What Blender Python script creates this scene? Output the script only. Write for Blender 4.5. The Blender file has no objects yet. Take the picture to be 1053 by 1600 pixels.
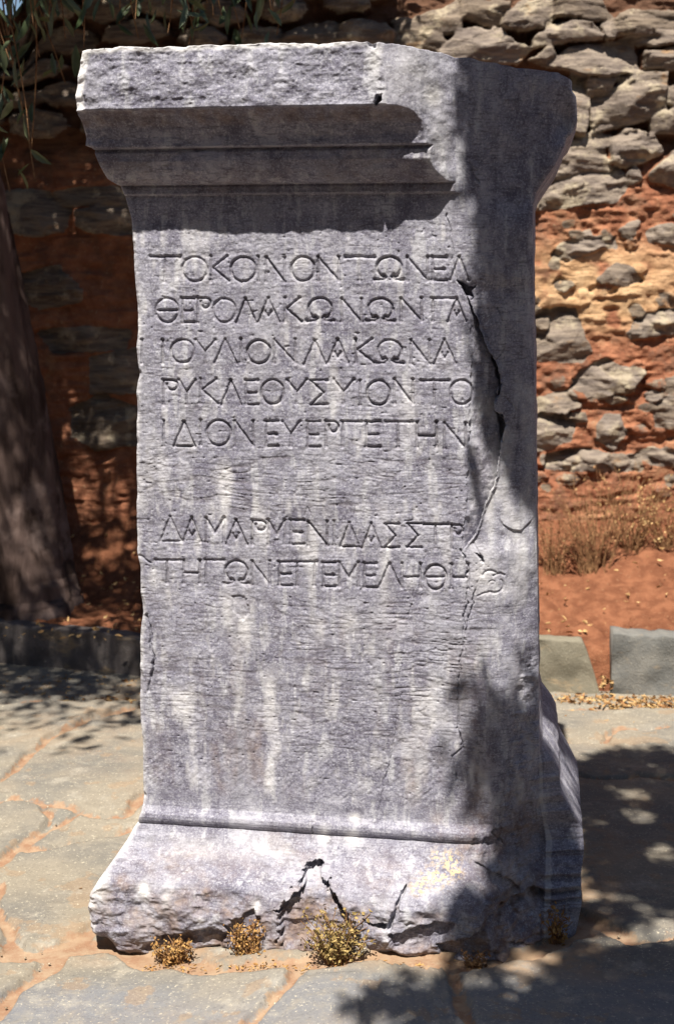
import bpy, math, random
import numpy as np
from mathutils import Vector, Matrix

random.seed(7)
RNG = np.random.default_rng(11)
SC = bpy.context.scene
COL = SC.collection

# ------------------------------------------------------------------ camera
CAM_H = 1.195
PITCH = math.radians(-9.58)
FPX = 2222.0                        # focal length in photo pixels (50 mm on 36 mm / 1600 px)
cam_d = bpy.data.cameras.new("camera")
cam_d.sensor_fit = 'VERTICAL'; cam_d.sensor_height = 36.0; cam_d.sensor_width = 36.0
cam_d.lens = 50.0
cam_d.clip_start = 0.05; cam_d.clip_end = 2000
cam_d.dof.use_dof = True; cam_d.dof.focus_distance = 2.45; cam_d.dof.aperture_fstop = 6.3
cam = bpy.data.objects.new("camera", cam_d); COL.objects.link(cam)
cam.location = (0, 0, CAM_H)
cam.rotation_euler = (math.radians(90) + PITCH, 0, 0)
SC.camera = cam

# ------------------------------------------------------------------ light
SUN_EL = math.radians(63.0)
SUN_AZ = math.radians(11.0)         # to the left of straight behind the camera
TOSUN = np.array([-math.sin(SUN_AZ) * math.cos(SUN_EL), -math.cos(SUN_AZ) * math.cos(SUN_EL), math.sin(SUN_EL)])
world = bpy.data.worlds.new("World"); SC.world = world
world.use_nodes = True
wn = world.node_tree
for n in list(wn.nodes): wn.nodes.remove(n)
sky = wn.nodes.new('ShaderNodeTexSky'); sky.sky_type = 'NISHITA'; sky.sun_disc = False
sky.sun_elevation = SUN_EL; sky.sun_rotation = math.pi + SUN_AZ
sky.dust_density = 0.6; sky.ozone_density = 1.6
bg = wn.nodes.new('ShaderNodeBackground'); bg.inputs['Strength'].default_value = 0.05
wo = wn.nodes.new('ShaderNodeOutputWorld')
wn.links.new(sky.outputs[0], bg.inputs[0]); wn.links.new(bg.outputs[0], wo.inputs[0])
sun_d = bpy.data.lights.new("sun", 'SUN'); sun_d.energy = 5.0; sun_d.angle = math.radians(0.53)
sun_d.color = (1.0, 0.93, 0.83)
sun = bpy.data.objects.new("sun", sun_d); COL.objects.link(sun)
sun.rotation_euler = Vector(-TOSUN).to_track_quat('-Z', 'Y').to_euler()
sun.location = (-2, -4, 9)
SC.view_settings.view_transform = 'Standard'
SC.view_settings.look = 'None'
SC.view_settings.exposure = 0.95
SC.view_settings.gamma = 1.0

# ------------------------------------------------------------------ helpers: rays, noise
cp, sp = math.cos(PITCH), math.sin(PITCH)
FWD = np.array([0, cp, sp]); RIGHT = np.array([1.0, 0, 0]); UPV = np.array([0, -sp, cp])
EYE = np.array([0, 0, CAM_H])

def ray(px, py):
    px = np.asarray(px, float); py = np.asarray(py, float)
    return FWD + ((px - 526.5) / FPX)[..., None] * RIGHT + ((800 - py) / FPX)[..., None] * UPV

def hit(px, py, n, c):
    """Meet the ray of a photo pixel with the plane x.n = c."""
    d = ray(px, py); n = np.asarray(n, float)
    t = (c - EYE @ n) / (d @ n)
    return EYE + t[..., None] * d

def on_ground(px, py, z=0.0):
    d = ray(px, py); t = (z - CAM_H) / d[..., 2]
    return EYE + t[..., None] * d
def on_depth(px, py, y): return hit(px, py, (0, 1, 0), y)

def project(P):
    v = P - EYE
    a = v @ FWD
    return 526.5 + FPX * (v @ RIGHT) / a, 800 - FPX * (v @ UPV) / a

TAB = np.random.default_rng(5).random((16, 256, 256)) * 2 - 1
def vnoise(x, y, seed=0):
    xi = np.floor(x).astype(np.int64); yi = np.floor(y).astype(np.int64)
    fx = x - xi; fy = y - yi
    fx = fx * fx * (3 - 2 * fx); fy = fy * fy * (3 - 2 * fy)
    T = TAB[seed % 16]
    x0 = xi & 255; x1 = (xi + 1) & 255; y0 = yi & 255; y1 = (yi + 1) & 255
    a = T[x0, y0] * (1 - fx) + T[x1, y0] * fx
    b = T[x0, y1] * (1 - fx) + T[x1, y1] * fx
    return a * (1 - fy) + b * fy

def fbm(x, y, octv=4, seed=0, gain=0.5):
    s = 0; a = 1.0; f = 1.0
    for k in range(octv):
        s = s + a * vnoise(x * f + 17.3 * k, y * f - 9.1 * k, seed + k); a *= gain; f *= 2.03
    return s

def ridged(x, y, octv=3, seed=0):
    s = 0; a = 1.0; f = 1.0
    for k in range(octv):
        s = s + a * (1 - 2 * np.abs(vnoise(x * f + 5.7 * k, y * f + 3.1 * k, seed + k))); a *= 0.5; f *= 2.1
    return s

def sstep(a, b, x):
    t = np.clip((x - a) / (b - a), 0, 1); return t * t * (3 - 2 * t)

def seg_dist(X, Y, x0, y0, x1, y1):
    dx, dy = x1 - x0, y1 - y0
    L = dx * dx + dy * dy + 1e-12
    t = np.clip(((X - x0) * dx + (Y - y0) * dy) / L, 0, 1)
    return np.hypot(X - x0 - t * dx, Y - y0 - t * dy), t

def poly_sdf(X, Y, P):
    """Signed distance to a polygon, positive inside."""
    d = np.full(X.shape, 1e9); ins = np.zeros(X.shape, bool)
    n = len(P)
    for i in range(n):
        x0, y0 = P[i]; x1, y1 = P[(i + 1) % n]
        dd, _ = seg_dist(X, Y, x0, y0, x1, y1); d = np.minimum(d, dd)
        if abs(y1 - y0) > 1e-12:
            c = ((y0 > Y) != (y1 > Y)) & (X < (x1 - x0) * (Y - y0) / (y1 - y0) + x0)
            ins ^= c
    return np.where(ins, d, -d)

def ground_z(x, y):
    """The paving sinks a little towards the left front."""
    return -0.042 * sstep(.12, -.42, x) * sstep(3.3, 2.75, y)
def on_paving(px, py, dz=0.0):
    q = on_ground(px, py, 0.0)
    for _ in range(4): q = on_ground(px, py, ground_z(q[..., 0], q[..., 1]) + dz)
    return q
# ------------------------------------------------------------------ helpers: objects
def tag(o, label=None, cat=None, group=None, kind=None):
    if label: o['label'] = label
    if cat: o['category'] = cat
    if group: o['group'] = group
    if kind: o['kind'] = kind
    return o

def empty(name, loc=(0, 0, 0)):
    o = bpy.data.objects.new(name, None); COL.objects.link(o); o.location = loc
    o.empty_display_size = 0.1
    return o

def mesh_np(name, V, F, mat, parent=None, attrs=None, smooth=True):
    """One mesh object from vertex array V and faces F (n x 3 or n x 4, or a list of such arrays)."""
    Fs = F if isinstance(F, list) else [F]
    me = bpy.data.meshes.new(name)
    V = np.ascontiguousarray(V, np.float32)
    me.vertices.add(len(V)); me.vertices.foreach_set('co', V.ravel())
    loops = np.concatenate([f.ravel() for f in Fs]).astype(np.int32)
    tot = np.concatenate([np.full(len(f), f.shape[1]) for f in Fs]).astype(np.int32)
    start = np.concatenate([[0], np.cumsum(tot)[:-1]]).astype(np.int32)
    me.loops.add(len(loops)); me.loops.foreach_set('vertex_index', loops)
    me.polygons.add(len(tot)); me.polygons.foreach_set('loop_start', start); me.polygons.foreach_set('loop_total', tot)
    me.update(calc_edges=True)
    if smooth: me.polygons.foreach_set('use_smooth', np.ones(len(tot), bool))
    for k, a in (attrs or {}).items():
        at = me.attributes.new(k, 'FLOAT', 'POINT'); at.data.foreach_set('value', np.ascontiguousarray(a, np.float32).ravel())
    me.materials.append(mat)
    me.validate()
    o = bpy.data.objects.new(name, me); COL.objects.link(o)
    if parent is not None:
        o.parent = parent
        o.location = -Vector(parent.location)
    return o

def grid_faces(R, C, wrap=False, flip=False):
    i = np.arange(R - 1)[:, None]; j = np.arange(C if wrap else C - 1)[None, :]
    j2 = (j + 1) % C
    a = i * C + j; b = i * C + j2; c = (i + 1) * C + j2; d = (i + 1) * C + j
    f = np.stack([a, b, c, d], -1).reshape(-1, 4)
    return f[:, ::-1] if flip else f

class NT:
    """Small wrapper to write node materials briefly."""
    def __init__(s, name, rough=0.9, spec=0.2):
        s.m = bpy.data.materials.new(name); s.m.use_nodes = True
        s.t = s.m.node_tree; s.b = s.t.nodes['Principled BSDF']
        s.b.inputs['Roughness'].default_value = rough
        s.b.inputs['Specular IOR Level'].default_value = spec
        s.tc = s.t.nodes.new('ShaderNodeTexCoord').outputs['Object']
    def link(s, a, b): s.t.links.new(a, b)
    def attr(s, n):
        a = s.t.nodes.new('ShaderNodeAttribute'); a.attribute_name = n; return a.outputs['Fac']
    def mapping(s, scale=(1, 1, 1), rot=(0, 0, 0)):
        m = s.t.nodes.new('ShaderNodeMapping'); m.inputs['Scale'].default_value = scale; m.inputs['Rotation'].default_value = rot
        s.link(s.tc, m.inputs['Vector']); return m.outputs[0]
    def noise(s, scale, detail=5, rough=0.6, vec=None, dist=0.0):
        n = s.t.nodes.new('ShaderNodeTexNoise'); n.inputs['Scale'].default_value = scale
        n.inputs['Detail'].default_value = detail; n.inputs['Roughness'].default_value = rough; n.inputs['Distortion'].default_value = dist
        s.link(vec if vec is not None else s.tc, n.inputs['Vector']); return n.outputs['Fac']
    def vor(s, scale, feature='F1', vec=None, out='Distance'):
        n = s.t.nodes.new('ShaderNodeTexVoronoi'); n.feature = feature; n.inputs['Scale'].default_value = scale
        s.link(vec if vec is not None else s.tc, n.inputs['Vector']); return n.outputs[out]
    def ramp(s, fac, a, b, lo=0.0, hi=1.0):
        n = s.t.nodes.new('ShaderNodeMapRange'); n.interpolation_type = 'SMOOTHSTEP'
        n.inputs['From Min'].default_value = a; n.inputs['From Max'].default_value = b
        n.inputs['To Min'].default_value = lo; n.inputs['To Max'].default_value = hi
        s.link(fac, n.inputs['Value']); return n.outputs[0]
    def math(s, op, a, b):
        n = s.t.nodes.new('ShaderNodeMath'); n.operation = op
        for k, v in ((0, a), (1, b)):
            if isinstance(v, (int, float)): n.inputs[k].default_value = v
            else: s.link(v, n.inputs[k])
        return n.outputs[0]
    def mix(s, fac, a, b, mode='MIX'):
        n = s.t.nodes.new('ShaderNodeMix'); n.data_type = 'RGBA'; n.blend_type = mode
        if isinstance(fac, (int, float)): n.inputs[0].default_value = fac
        else: s.link(fac, n.inputs[0])
        for k, v in ((6, a), (7, b)):
            if isinstance(v, tuple): n.inputs[k].default_value = v + (1,) if len(v) == 3 else v
            else: s.link(v, n.inputs[k])
        return n.outputs[2]
    def color(s, c):
        if isinstance(c, tuple): s.b.inputs['Base Color'].default_value = c + (1,)
        else: s.link(c, s.b.inputs['Base Color'])
        return s
    def bump(s, height, strength=0.5, dist=0.002, prev=None):
        n = s.t.nodes.new('ShaderNodeBump'); n.inputs['Strength'].default_value = strength; n.inputs['Distance'].default_value = dist
        s.link(height, n.inputs['Height'])
        if prev is not None: s.link(prev, n.inputs['Normal'])
        s.link(n.outputs[0], s.b.inputs['Normal']); return n.outputs[0]

# ------------------------------------------------------------------ materials
def make_marble():
    m = NT('weathered_grey_marble', 0.85, 0.25)
    fine = m.noise(260, 4, 0.7)
    med = m.noise(38, 6, 0.65)
    big = m.noise(7, 4, 0.55)
    streak = m.noise(1.0, 5, 0.6, m.mapping((48, 48, 11)), 0.3)
    c = m.mix(m.ramp(big, 0.36, 0.66), (0.165, 0.155, 0.190), (0.275, 0.265, 0.30))
    c = m.mix(m.ramp(med, 0.38, 0.66, 0, 0.7), c, (0.355, 0.345, 0.37))
    c = m.mix(m.ramp(streak, 0.54, 0.66, 0, 0.7), c, (0.50, 0.49, 0.48))
    c = m.mix(m.ramp(streak, 0.45, 0.33, 0, 0.55), c, (0.115, 0.105, 0.135))
    c = m.mix(m.ramp(fine, 0.53, 0.63, 0, 0.45), c, (0.60, 0.59, 0.58))
    c = m.mix(m.ramp(fine, 0.46, 0.36, 0, 0.42), c, (0.085, 0.075, 0.09))
    grit = m.noise(430, 2, 0.6)
    c = m.mix(m.ramp(grit, 0.58, 0.68, 0, 0.25), c, (0.72, 0.71, 0.70))
    c = m.mix(m.ramp(grit, 0.42, 0.32, 0, 0.25), c, (0.06, 0.05, 0.06))
    patch = m.noise(14, 5, 0.7, m.mapping((1, 1, .8)))
    c = m.mix(m.ramp(patch, 0.55, 0.62, 0, 0.55), c, (0.47, 0.455, 0.47))
    c = m.mix(m.ramp(patch, 0.43, 0.34, 0, 0.4), c, (0.13, 0.12, 0.15))
    tool = m.noise(1.0, 3, 0.6, m.mapping((50, 50, 270), (0, 0, 0)), 0.3)
    c = m.mix(m.ramp(tool, 0.47, 0.33, 0, 0.5), c, (0.08, 0.07, 0.085))
    c = m.mix(m.ramp(m.noise(1.0, 2, 0.5, m.mapping((20, 20, 2.5))), 0.55, 0.68, 0, 0.25), c, (0.42, 0.41, 0.40))
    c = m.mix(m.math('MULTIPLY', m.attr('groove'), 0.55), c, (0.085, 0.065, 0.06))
    # rust brown earth stain and lime white patches have their own shapes; white also paints light on the lip chamfer
    rn = m.noise(26, 5, 0.65)
    r = m.math('MULTIPLY', m.attr('rust'), m.ramp(rn, 0.3, 0.62))
    c = m.mix(m.math('MULTIPLY', r, 0.85), c, m.mix(m.ramp(m.noise(50, 4, 0.6), 0.4, 0.62), (0.12, 0.07, 0.045), (0.27, 0.18, 0.115)))
    w = m.math('MULTIPLY', m.attr('lime_and_light'), m.ramp(m.noise(60, 4, 0.6), 0.25, 0.6, 0.5, 1.0))
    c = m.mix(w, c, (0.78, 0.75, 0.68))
    lich = m.math('MULTIPLY', m.attr('lichen'), m.ramp(m.noise(150, 3, 0.6), 0.47, 0.56))
    c = m.mix(lich, c, (0.68, 0.5, 0.25))
    c = m.mix(1.0, c, (.925, .955, 1.05), 'MULTIPLY')
    m.color(c)
    h = m.math('ADD', m.math('MULTIPLY', fine, 0.6), m.noise(95, 5, 0.7))
    m.bump(h, 0.55, 0.0022)
    return m.m

def make_wallmat():
    m = NT('earth_and_fieldstone', 0.95, 0.12)
    fine = m.noise(85, 5, 0.7); med = m.noise(17, 5, 0.6); big = m.noise(4, 3, 0.5)
    strat = m.noise(1.0, 5, 0.65, m.mapping((9, 9, 60), (0, 0.12, 0)), 0.5)
    mud = m.mix(m.ramp(med, 0.35, 0.68), (0.22, 0.088, 0.050), (0.36, 0.158, 0.088))
    mud = m.mix(m.ramp(m.noise(6, 6, 0.7), 0.52, 0.68, 0, 0.5), mud, (0.43, 0.26, 0.15))
    mud = m.mix(m.ramp(m.noise(10, 6, 0.7), 0.48, 0.36, 0, 0.6), mud, (0.17, 0.095, 0.065))
    mud = m.mix(m.attr('plaster'), mud, m.mix(m.ramp(med, 0.35, 0.65), (0.50, 0.31, 0.165), (0.60, 0.41, 0.235)))
    mud = m.mix(m.ramp(fine, 0.4, 0.24, 0, 0.5), mud, (0.16, 0.05, 0.025))
    mud = m.mix(m.ramp(fine, 0.58, 0.72, 0, 0.6), mud, (0.5, 0.36, 0.22))
    mud = m.mix(m.attr('dry'), mud, (0.10, 0.058, 0.038))  # open gaps high in the wall: shade painted into the mud colour
    st = m.mix(m.ramp(strat, 0.38, 0.64), (0.16, 0.132, 0.115), (0.30, 0.25, 0.205))
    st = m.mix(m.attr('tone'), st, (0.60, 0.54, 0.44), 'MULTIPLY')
    st = m.mix(m.ramp(m.noise(11, 5, 0.65), 0.52, 0.66, 0, 0.75), st, (0.44, 0.375, 0.27))
    st = m.mix(m.ramp(m.noise(9, 4, 0.6, m.mapping((1, 1, 1.6))), 0.6, 0.75, 0, 0.6), st, (0.37, 0.205, 0.085))
    st = m.mix(m.ramp(fine, 0.4, 0.25, 0, 0.6), st, (0.10, 0.085, 0.075))
    c = m.mix(m.ramp(m.math('ADD', m.attr('stone'), m.math('MULTIPLY', m.math('SUBTRACT', m.noise(26, 6, 0.7), 0.5), 1.1)), 0.38, 0.62), mud, st)
    m.color(c)
    m.bump(m.math('ADD', m.math('MULTIPLY', fine, 0.6), m.math('ADD', m.math('MULTIPLY', strat, 0.8), med)), 0.8, 0.012)
    return m.m

def make_paving():
    m = NT('slate_paving', 0.85, 0.2)
    fine = m.noise(170, 4, 0.7); med = m.noise(30, 5, 0.65); big = m.noise(3.2, 3, 0.55)
    st = m.mix(m.ramp(big, 0.36, 0.62), (0.152, 0.152, 0.150), (0.222, 0.208, 0.182))
    st = m.mix(m.ramp(m.attr('cell'), 0.0, 1.0), st, (1.06, 1.0, .90), 'MULTIPLY')
    st = m.mix(m.ramp(m.attr('cell'), 0.2, 0.9, .55, 0), st, (0.7, .74, .76), 'MULTIPLY')
    st = m.mix(m.attr('slate'), st, (0.175, 0.18, 0.195))
    st = m.mix(m.ramp(med, 0.45, 0.72, 0, 0.5), st, (0.28, 0.25, 0.20))
    st = m.mix(m.ramp(m.noise(9, 5, 0.6), 0.58, 0.62, 0, 0.5), st, (0.27, 0.19, 0.12))
    st = m.mix(m.ramp(m.noise(12, 6, 0.72), 0.54, 0.7, 0, 0.5), st, (0.36, 0.335, 0.285))
    st = m.mix(m.ramp(fine, 0.57, 0.70, 0, 0.75), st, (0.52, 0.47, 0.36))
    st = m.mix(m.ramp(fine, 0.44, 0.29, 0, 0.6), st, (0.085, 0.08, 0.075))
    jt = m.mix(m.ramp(med, 0.35, 0.65), (0.25, 0.145, 0.09), (0.32, 0.23, 0.155))
    jt = m.mix(m.ramp(fine, 0.6, 0.72, 0, 0.6), jt, (0.50, 0.40, 0.28))
    jt = m.mix(m.ramp(fine, 0.4, 0.27, 0, 0.5), jt, (0.25, 0.12, 0.06))
    d = m.math('ADD', m.attr('joint'), m.math('MULTIPLY', m.math('SUBTRACT', m.noise(22, 5, 0.65), 0.5), 0.05))
    c = m.mix(m.ramp(d, -0.003, 0.004), jt, st)
    dust = m.math('MULTIPLY', m.attr('dust'), m.ramp(m.noise(14, 5, 0.65), 0.38, 0.6))
    c = m.mix(dust, c, (0.30, 0.205, 0.13))
    m.color(c)
    m.bump(m.math('ADD', m.math('MULTIPLY', fine, 0.5), med), 0.6, 0.004)
    return m.m

def make_earth():
    m = NT('red_earth', 1.0, 0.05)
    fine = m.noise(120, 5, 0.75); med = m.noise(22, 5, 0.6)
    c = m.mix(m.ramp(med, 0.35, 0.68), (0.165, 0.066, 0.036), (0.275, 0.118, 0.064))
    c = m.mix(m.ramp(fine, 0.58, 0.7, 0, 0.7), c, (0.40, 0.245, 0.14))
    c = m.mix(m.ramp(fine, 0.42, 0.28, 0, 0.6), c, (0.15, 0.055, 0.03))
    m.color(c); m.bump(m.math('ADD', fine, med), 0.8, 0.01)
    return m.m

def make_kerb(name, a, b):
    m = NT(name, 0.85, 0.2)
    fine = m.noise(150, 4, 0.7); med = m.noise(14, 5, 0.65)
    c = m.mix(m.ramp(med, 0.35, 0.68), a, b)
    c = m.mix(m.ramp(fine, 0.6, 0.74, 0, 0.5), c, (0.5, 0.47, 0.38))
    c = m.mix(m.ramp(fine, 0.4, 0.26, 0, 0.45), c, (0.1, 0.1, 0.1))
    c = m.mix(m.ramp(m.noise(9, 5, 0.6, m.mapping((1, 1, 2))), 0.58, 0.7, 0, 0.6), c, (0.34, 0.25, 0.15))
    m.color(c); m.bump(m.math('ADD', fine, med), 0.6, 0.005)
    return m.m

def make_bark():
    m = NT('smooth_pale_bark', 0.9, 0.15)
    n = m.noise(1.0, 5, 0.6, m.mapping((14, 14, 3)), 0.6)
    c = m.mix(m.ramp(n, 0.35, 0.62), (0.035, 0.022, 0.018), (0.115, 0.08, 0.07))
    c = m.mix(m.ramp(m.noise(6, 4, 0.6), 0.55, 0.68, 0, .7), c, (0.20, 0.15, 0.135))
    m.color(c); m.bump(n, 0.8, 0.015); return m.m

def make_leaf(name, a, b, trans=0.25):
    m = NT(name, 0.45, 0.4)
    c = m.mix(m.ramp(m.noise(9, 3, 0.6), 0.35, 0.65), a, b)
    m.color(c)
    return m.m

def make_flat(name, a, b, scale=40, rough=0.9):
    m = NT(name, rough, 0.15); m.color(m.mix(m.ramp(m.noise(scale, 4, 0.6), 0.35, 0.65), a, b)); return m.m

MARBLE = make_marble(); WALLM = make_wallmat(); PAVE = make_paving(); EARTH = make_earth()
KERB_GREY = make_kerb('blue_grey_slate', (0.135, 0.137, 0.132), (0.20, 0.195, 0.178))
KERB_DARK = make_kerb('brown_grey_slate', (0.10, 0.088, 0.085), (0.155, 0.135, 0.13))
KERB_OLIVE = make_kerb('olive_grey_slate', (0.165, 0.152, 0.115), (0.225, 0.205, 0.155))
BARK = make_bark()
LEAF = make_leaf('grey_green_leaf', (0.05, 0.075, 0.03), (0.13, 0.16, 0.085))
STRAW = make_flat('dry_straw', (0.34, 0.19, 0.08), (0.60, 0.42, 0.2))
TWIG = make_flat('dry_brown_twig', (0.16, 0.08, 0.04), (0.34, 0.2, 0.1))
SEED = make_flat('dry_yellow_leaf', (0.26, 0.13, 0.045), (0.46, 0.29, 0.11), 60)
SEEDG = make_flat('dry_olive_leaf', (0.19, 0.14, 0.05), (0.40, 0.29, 0.12), 60)
LITTER = make_flat('fallen_dry_leaf', (0.25, 0.12, 0.05), (0.52, 0.36, 0.17), 30)

# ------------------------------------------------------------------ the inscribed stele
TH = math.radians(9.6)
UAX = np.array([math.cos(TH), -math.sin(TH), 0.0])
NOUT = np.array([-math.sin(TH), -math.cos(TH), 0.0])
C0 = np.array([0.0, 2.46, 0.0])
BACKW = 0.50

def on_face(px, py, p=0.0):
    """Photo pixel -> (u, z) on the stele plane standing p metres in front of the inscribed face."""
    P = hit(px, py, NOUT, C0 @ NOUT + p)
    return (P - C0) @ UAX, P[..., 2]

def fz(py, px=420, p=0.0): return float(on_face(np.array(px), np.array(py), p)[1])
def fu(px, py, p=0.0): return float(on_face(np.array(px), np.array(py), p)[0])

ZTOP = fz(70, 500, 0.10)
# profile: how far the mouldings stand in front of the inscribed face, against height
PROF_PX = [(40, .100), (166, .100), (169, .091), (178, .080), (195, .067), (212, .0605), (224, .0595), (228, .0590), (230, .0440), (233, .0470), (236, .0505), (250, .050),
           (265, .042), (278, .031), (286, .020), (288, .0050), (291, .0085), (302, .0095), (304, .0020), (318, .002), (340, 0), (360, 0), (1262, 0), (1270, .001),
           (1278, .006), (1284, .0105), (1290, .0115), (1295, .0095), (1298, .0045), (1301, .006), (1310, .011), (1330, .024),
           (1355, .048), (1375, .068), (1392, .083), (1399, .087), (1406, .089), (1440, .094), (1475, .094), (1510, .09), (1560, .09)]
PZ = np.array([fz(y, 430, p) for y, p in PROF_PX]); PP = np.array([p for _, p in PROF_PX])
o_ = np.argsort(PZ); PZ = PZ[o_]; PP = PP[o_]
def prof(z): return np.interp(z, PZ, PP)
ZBOT = -0.09

def side_curve(pts, p):
    a = np.array(pts, float)
    pp_ = np.interp(a[:, 1], [y for y, _ in PROF_PX], [q for _, q in PROF_PX]) + p if p > -.02 else np.full(len(a), p)
    q = [on_face(np.array(x), np.array(y), d) for (x, y), d in zip(a, pp_)]
    u = np.array([float(i[0]) for i in q]); z = np.array([float(i[1]) for i in q])
    k = np.argsort(z)
    return z[k], u[k]
LEFT_PX = [(128, 60), (128, 80), (121, 115), (116, 150), (118, 166), (128, 182), (135, 197), (139, 214), (140, 229), (151, 233), (154, 245), (159, 256), (172, 280),
           (191, 291), (196, 301), (202, 318), (208, 337), (210, 365), (213, 420), (216, 460), (219, 520), (216, 541), (217, 556), (221, 580), (217, 610),
           (217, 700), (217, 800), (218, 860), (223, 885), (223, 930), (227, 955), (222, 990), (222, 1100), (225, 1150), (227, 1240), (226, 1262), (219, 1280), (212, 1290), (207, 1302),
           (190, 1327), (172, 1352), (160, 1370), (149, 1385), (144, 1400), (139, 1420), (144, 1445), (151, 1458), (166, 1478), (182, 1486), (186, 1520)]
RIGHT_PX = [(893, 60), (894, 108), (900, 116), (901, 185), (893, 205), (884, 214), (880, 228), (868, 255), (852, 278), (838, 300), (832, 320), (832, 400), (834, 600), (838, 850),
            (840, 1000), (841, 1150), (841, 1262), (846, 1290), (851, 1330), (850, 1400), (849, 1470), (846, 1520)]
FLANK_PX = [(890, 60), (894, 108), (900, 116), (901, 185), (893, 205), (884, 214), (880, 228), (868, 255), (850, 278), (836, 300), (832, 320), (832, 400), (834, 600), (838, 850),
            (840, 1000), (841, 1150), (846, 1172), (864, 1196), (872, 1212), (875, 1246), (880, 1258), (893, 1282), (910, 1316), (912, 1340), (906, 1372), (908, 1410), (902, 1440), (894, 1475), (892, 1520)]
ZL, UL = side_curve(LEFT_PX, -0.012)
ZR, UR = side_curve(RIGHT_PX, -0.045)
ZF, UF = side_curve(FLANK_PX, -0.06)

NR, NC = 1240, 600
zr = np.linspace(ZBOT, ZTOP, NR)
t = np.linspace(0, 1, NC)
Z = np.repeat(zr[:, None], NC, 1)
ul = np.interp(zr, ZL, UL); ur = np.interp(zr, ZR, UR)
U = ul[:, None] + (ur - ul)[:, None] * t[None, :]
# top outline: slightly uneven at the left and worn down towards the right
top_px = [(100, 80), (128, 79), (180, 76), (300, 74), (450, 70), (575, 67), (585, 70), (592, 67), (640, 69), (700, 76), (740, 82), (790, 89), (840, 94), (870, 97), (888, 104), (900, 116), (930, 130)]
ta = np.array(top_px, float); tu, tz = on_face(ta[:, 0], ta[:, 1], 0.09)
ztop_u = np.interp(U, tu, tz)
ztop_u = ztop_u + 0.0022 * fbm(U / 0.02, U * 0 + 3, 3, 3)
zq = fz(165, 420, 0.1)
blend = np.clip((Z - zq) / (ZTOP - zq), 0, 1)
Z = Z + (ztop_u - ZTOP) * blend

def pxu(px, py, p=0.0): return on_face(np.asarray(px, float), np.asarray(py, float), p)
P = prof(Z)
# mottled unevenness of the worn mouldings
P = P + 0.0018 * fbm(U / 0.05, Z / 0.03, 4, 2) * (0.5 + (P > 0.015))
cornice = sstep(fz(345), fz(310), Z)
lip = sstep(fz(172, 420, .1), fz(160, 420, .1), Z)
P += lip * (0.0007 * ridged(U / 0.009, Z / 0.008, 3, 6) + 0.0012 * fbm(U / 0.03, Z / 0.02, 4, 9) - 0.0016 * np.clip(vnoise(U / .008, Z / .006, 3) - .6, 0, 1))
# broken off upper right corner: a rounded break turned to the right
fr_px = [(560, .30), (586, .104), (600, .0965), (634, .086), (655, .070), (668, .054), (686, .034), (704, .017), (716, .004), (735, -.003), (770, -.009), (800, -.018), (830, -.032), (860, -.046), (900, -.07), (940, -.10)]
fu_ = np.array([fu(x, 200, max(p, -.02)) for x, p in fr_px]); fp_ = np.array([p for _, p in fr_px])
warp = 0.006 * fbm(U / 0.06, Z / 0.06, 3, 4) + 0.0006 * fbm(U / 0.008, Z / 0.008, 2, 8)
fr = np.interp(U + warp + 0.05 * sstep(fz(110, 600, .1), fz(66, 600, .1), Z) * 0.15, fu_, fp_)
fr += 0.0016 * fbm(U / 0.035, Z / 0.06, 3, 7) + 0.0005 * fbm(U / .006, Z / .009, 2, 9)
# hollow by the right end of the cornice
ha, hz_ = pxu(880, 180)
fr -= 0.018 * np.exp(-(((U - ha) / 0.018) ** 2 + ((Z - hz_) / 0.03) ** 2))
in_c = sstep(fz(352, 700), fz(300, 700), Z)
frac = in_c * sstep(0, 0.003, P - fr)
P = np.where(in_c > 0, np.minimum(P, fr * in_c + P * (1 - in_c)), P)
# rounded right-hand edge all the way down the shaft
ru = np.array([fu(x, 700, -.02) for x in (740, 775, 795, 812, 825, 840, 860)]); rp = np.array([0, -.003, -.010, -.019, -.030, -.046, -.06])
edge_r = np.interp(U + 0.004 * fbm(U / 0.06, Z / 0.09, 3, 9), ru, rp)
w_r = (1 - in_c) * sstep(fz(1420), fz(1250), Z)
P += edge_r * w_r + 0.0015 * fbm(U / 0.02, Z / 0.035, 3, 12) * sstep(fu(760, 600), fu(800, 600), U) * w_r

def ycurve(pts):
    a = np.array(pts, float); u, z = on_face(a[:, 0], a[:, 1], 0.0); k = np.argsort(z); return np.interp(Z, z[k], u[k])
# fissure: the face slopes into a cleft that ends at a jagged cliff
uA = ycurve([(712, 430), (722, 452), (733, 480), (736, 520), (736, 588), (733, 672), (728, 786), (723, 841), (722, 860)]) + 0.0015 * fbm(U * 0, Z / 0.012, 3, 1)
uC = ycurve([(713, 430), (717, 442), (730, 464), (745, 500), (759, 542), (766, 556), (777, 575), (779, 600), (772, 628), (772, 642), (786, 660), (788, 668), (782, 692), (777, 720), (775, 747), (765, 775), (756, 792), (743, 835), (727, 856), (724, 862)]) + 0.0012 * fbm(U * 0, Z / 0.01, 3, 2)
zm = sstep(fz(870, 740), fz(835, 740), Z) * sstep(fz(428, 740), fz(455, 740), Z)
k = np.clip((U - uA) / np.maximum(uC - uA, 1e-4), 0, 1)
cleft = (0.004 * (k > 0) + 0.024 * k ** 1.3) * zm
cleft = np.where(U < uC, cleft, 0)
cleft += 0.0025 * fbm(U / 0.012, Z / 0.02, 3, 3) * (k > 0) * (U < uC) * zm
P -= cleft
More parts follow.
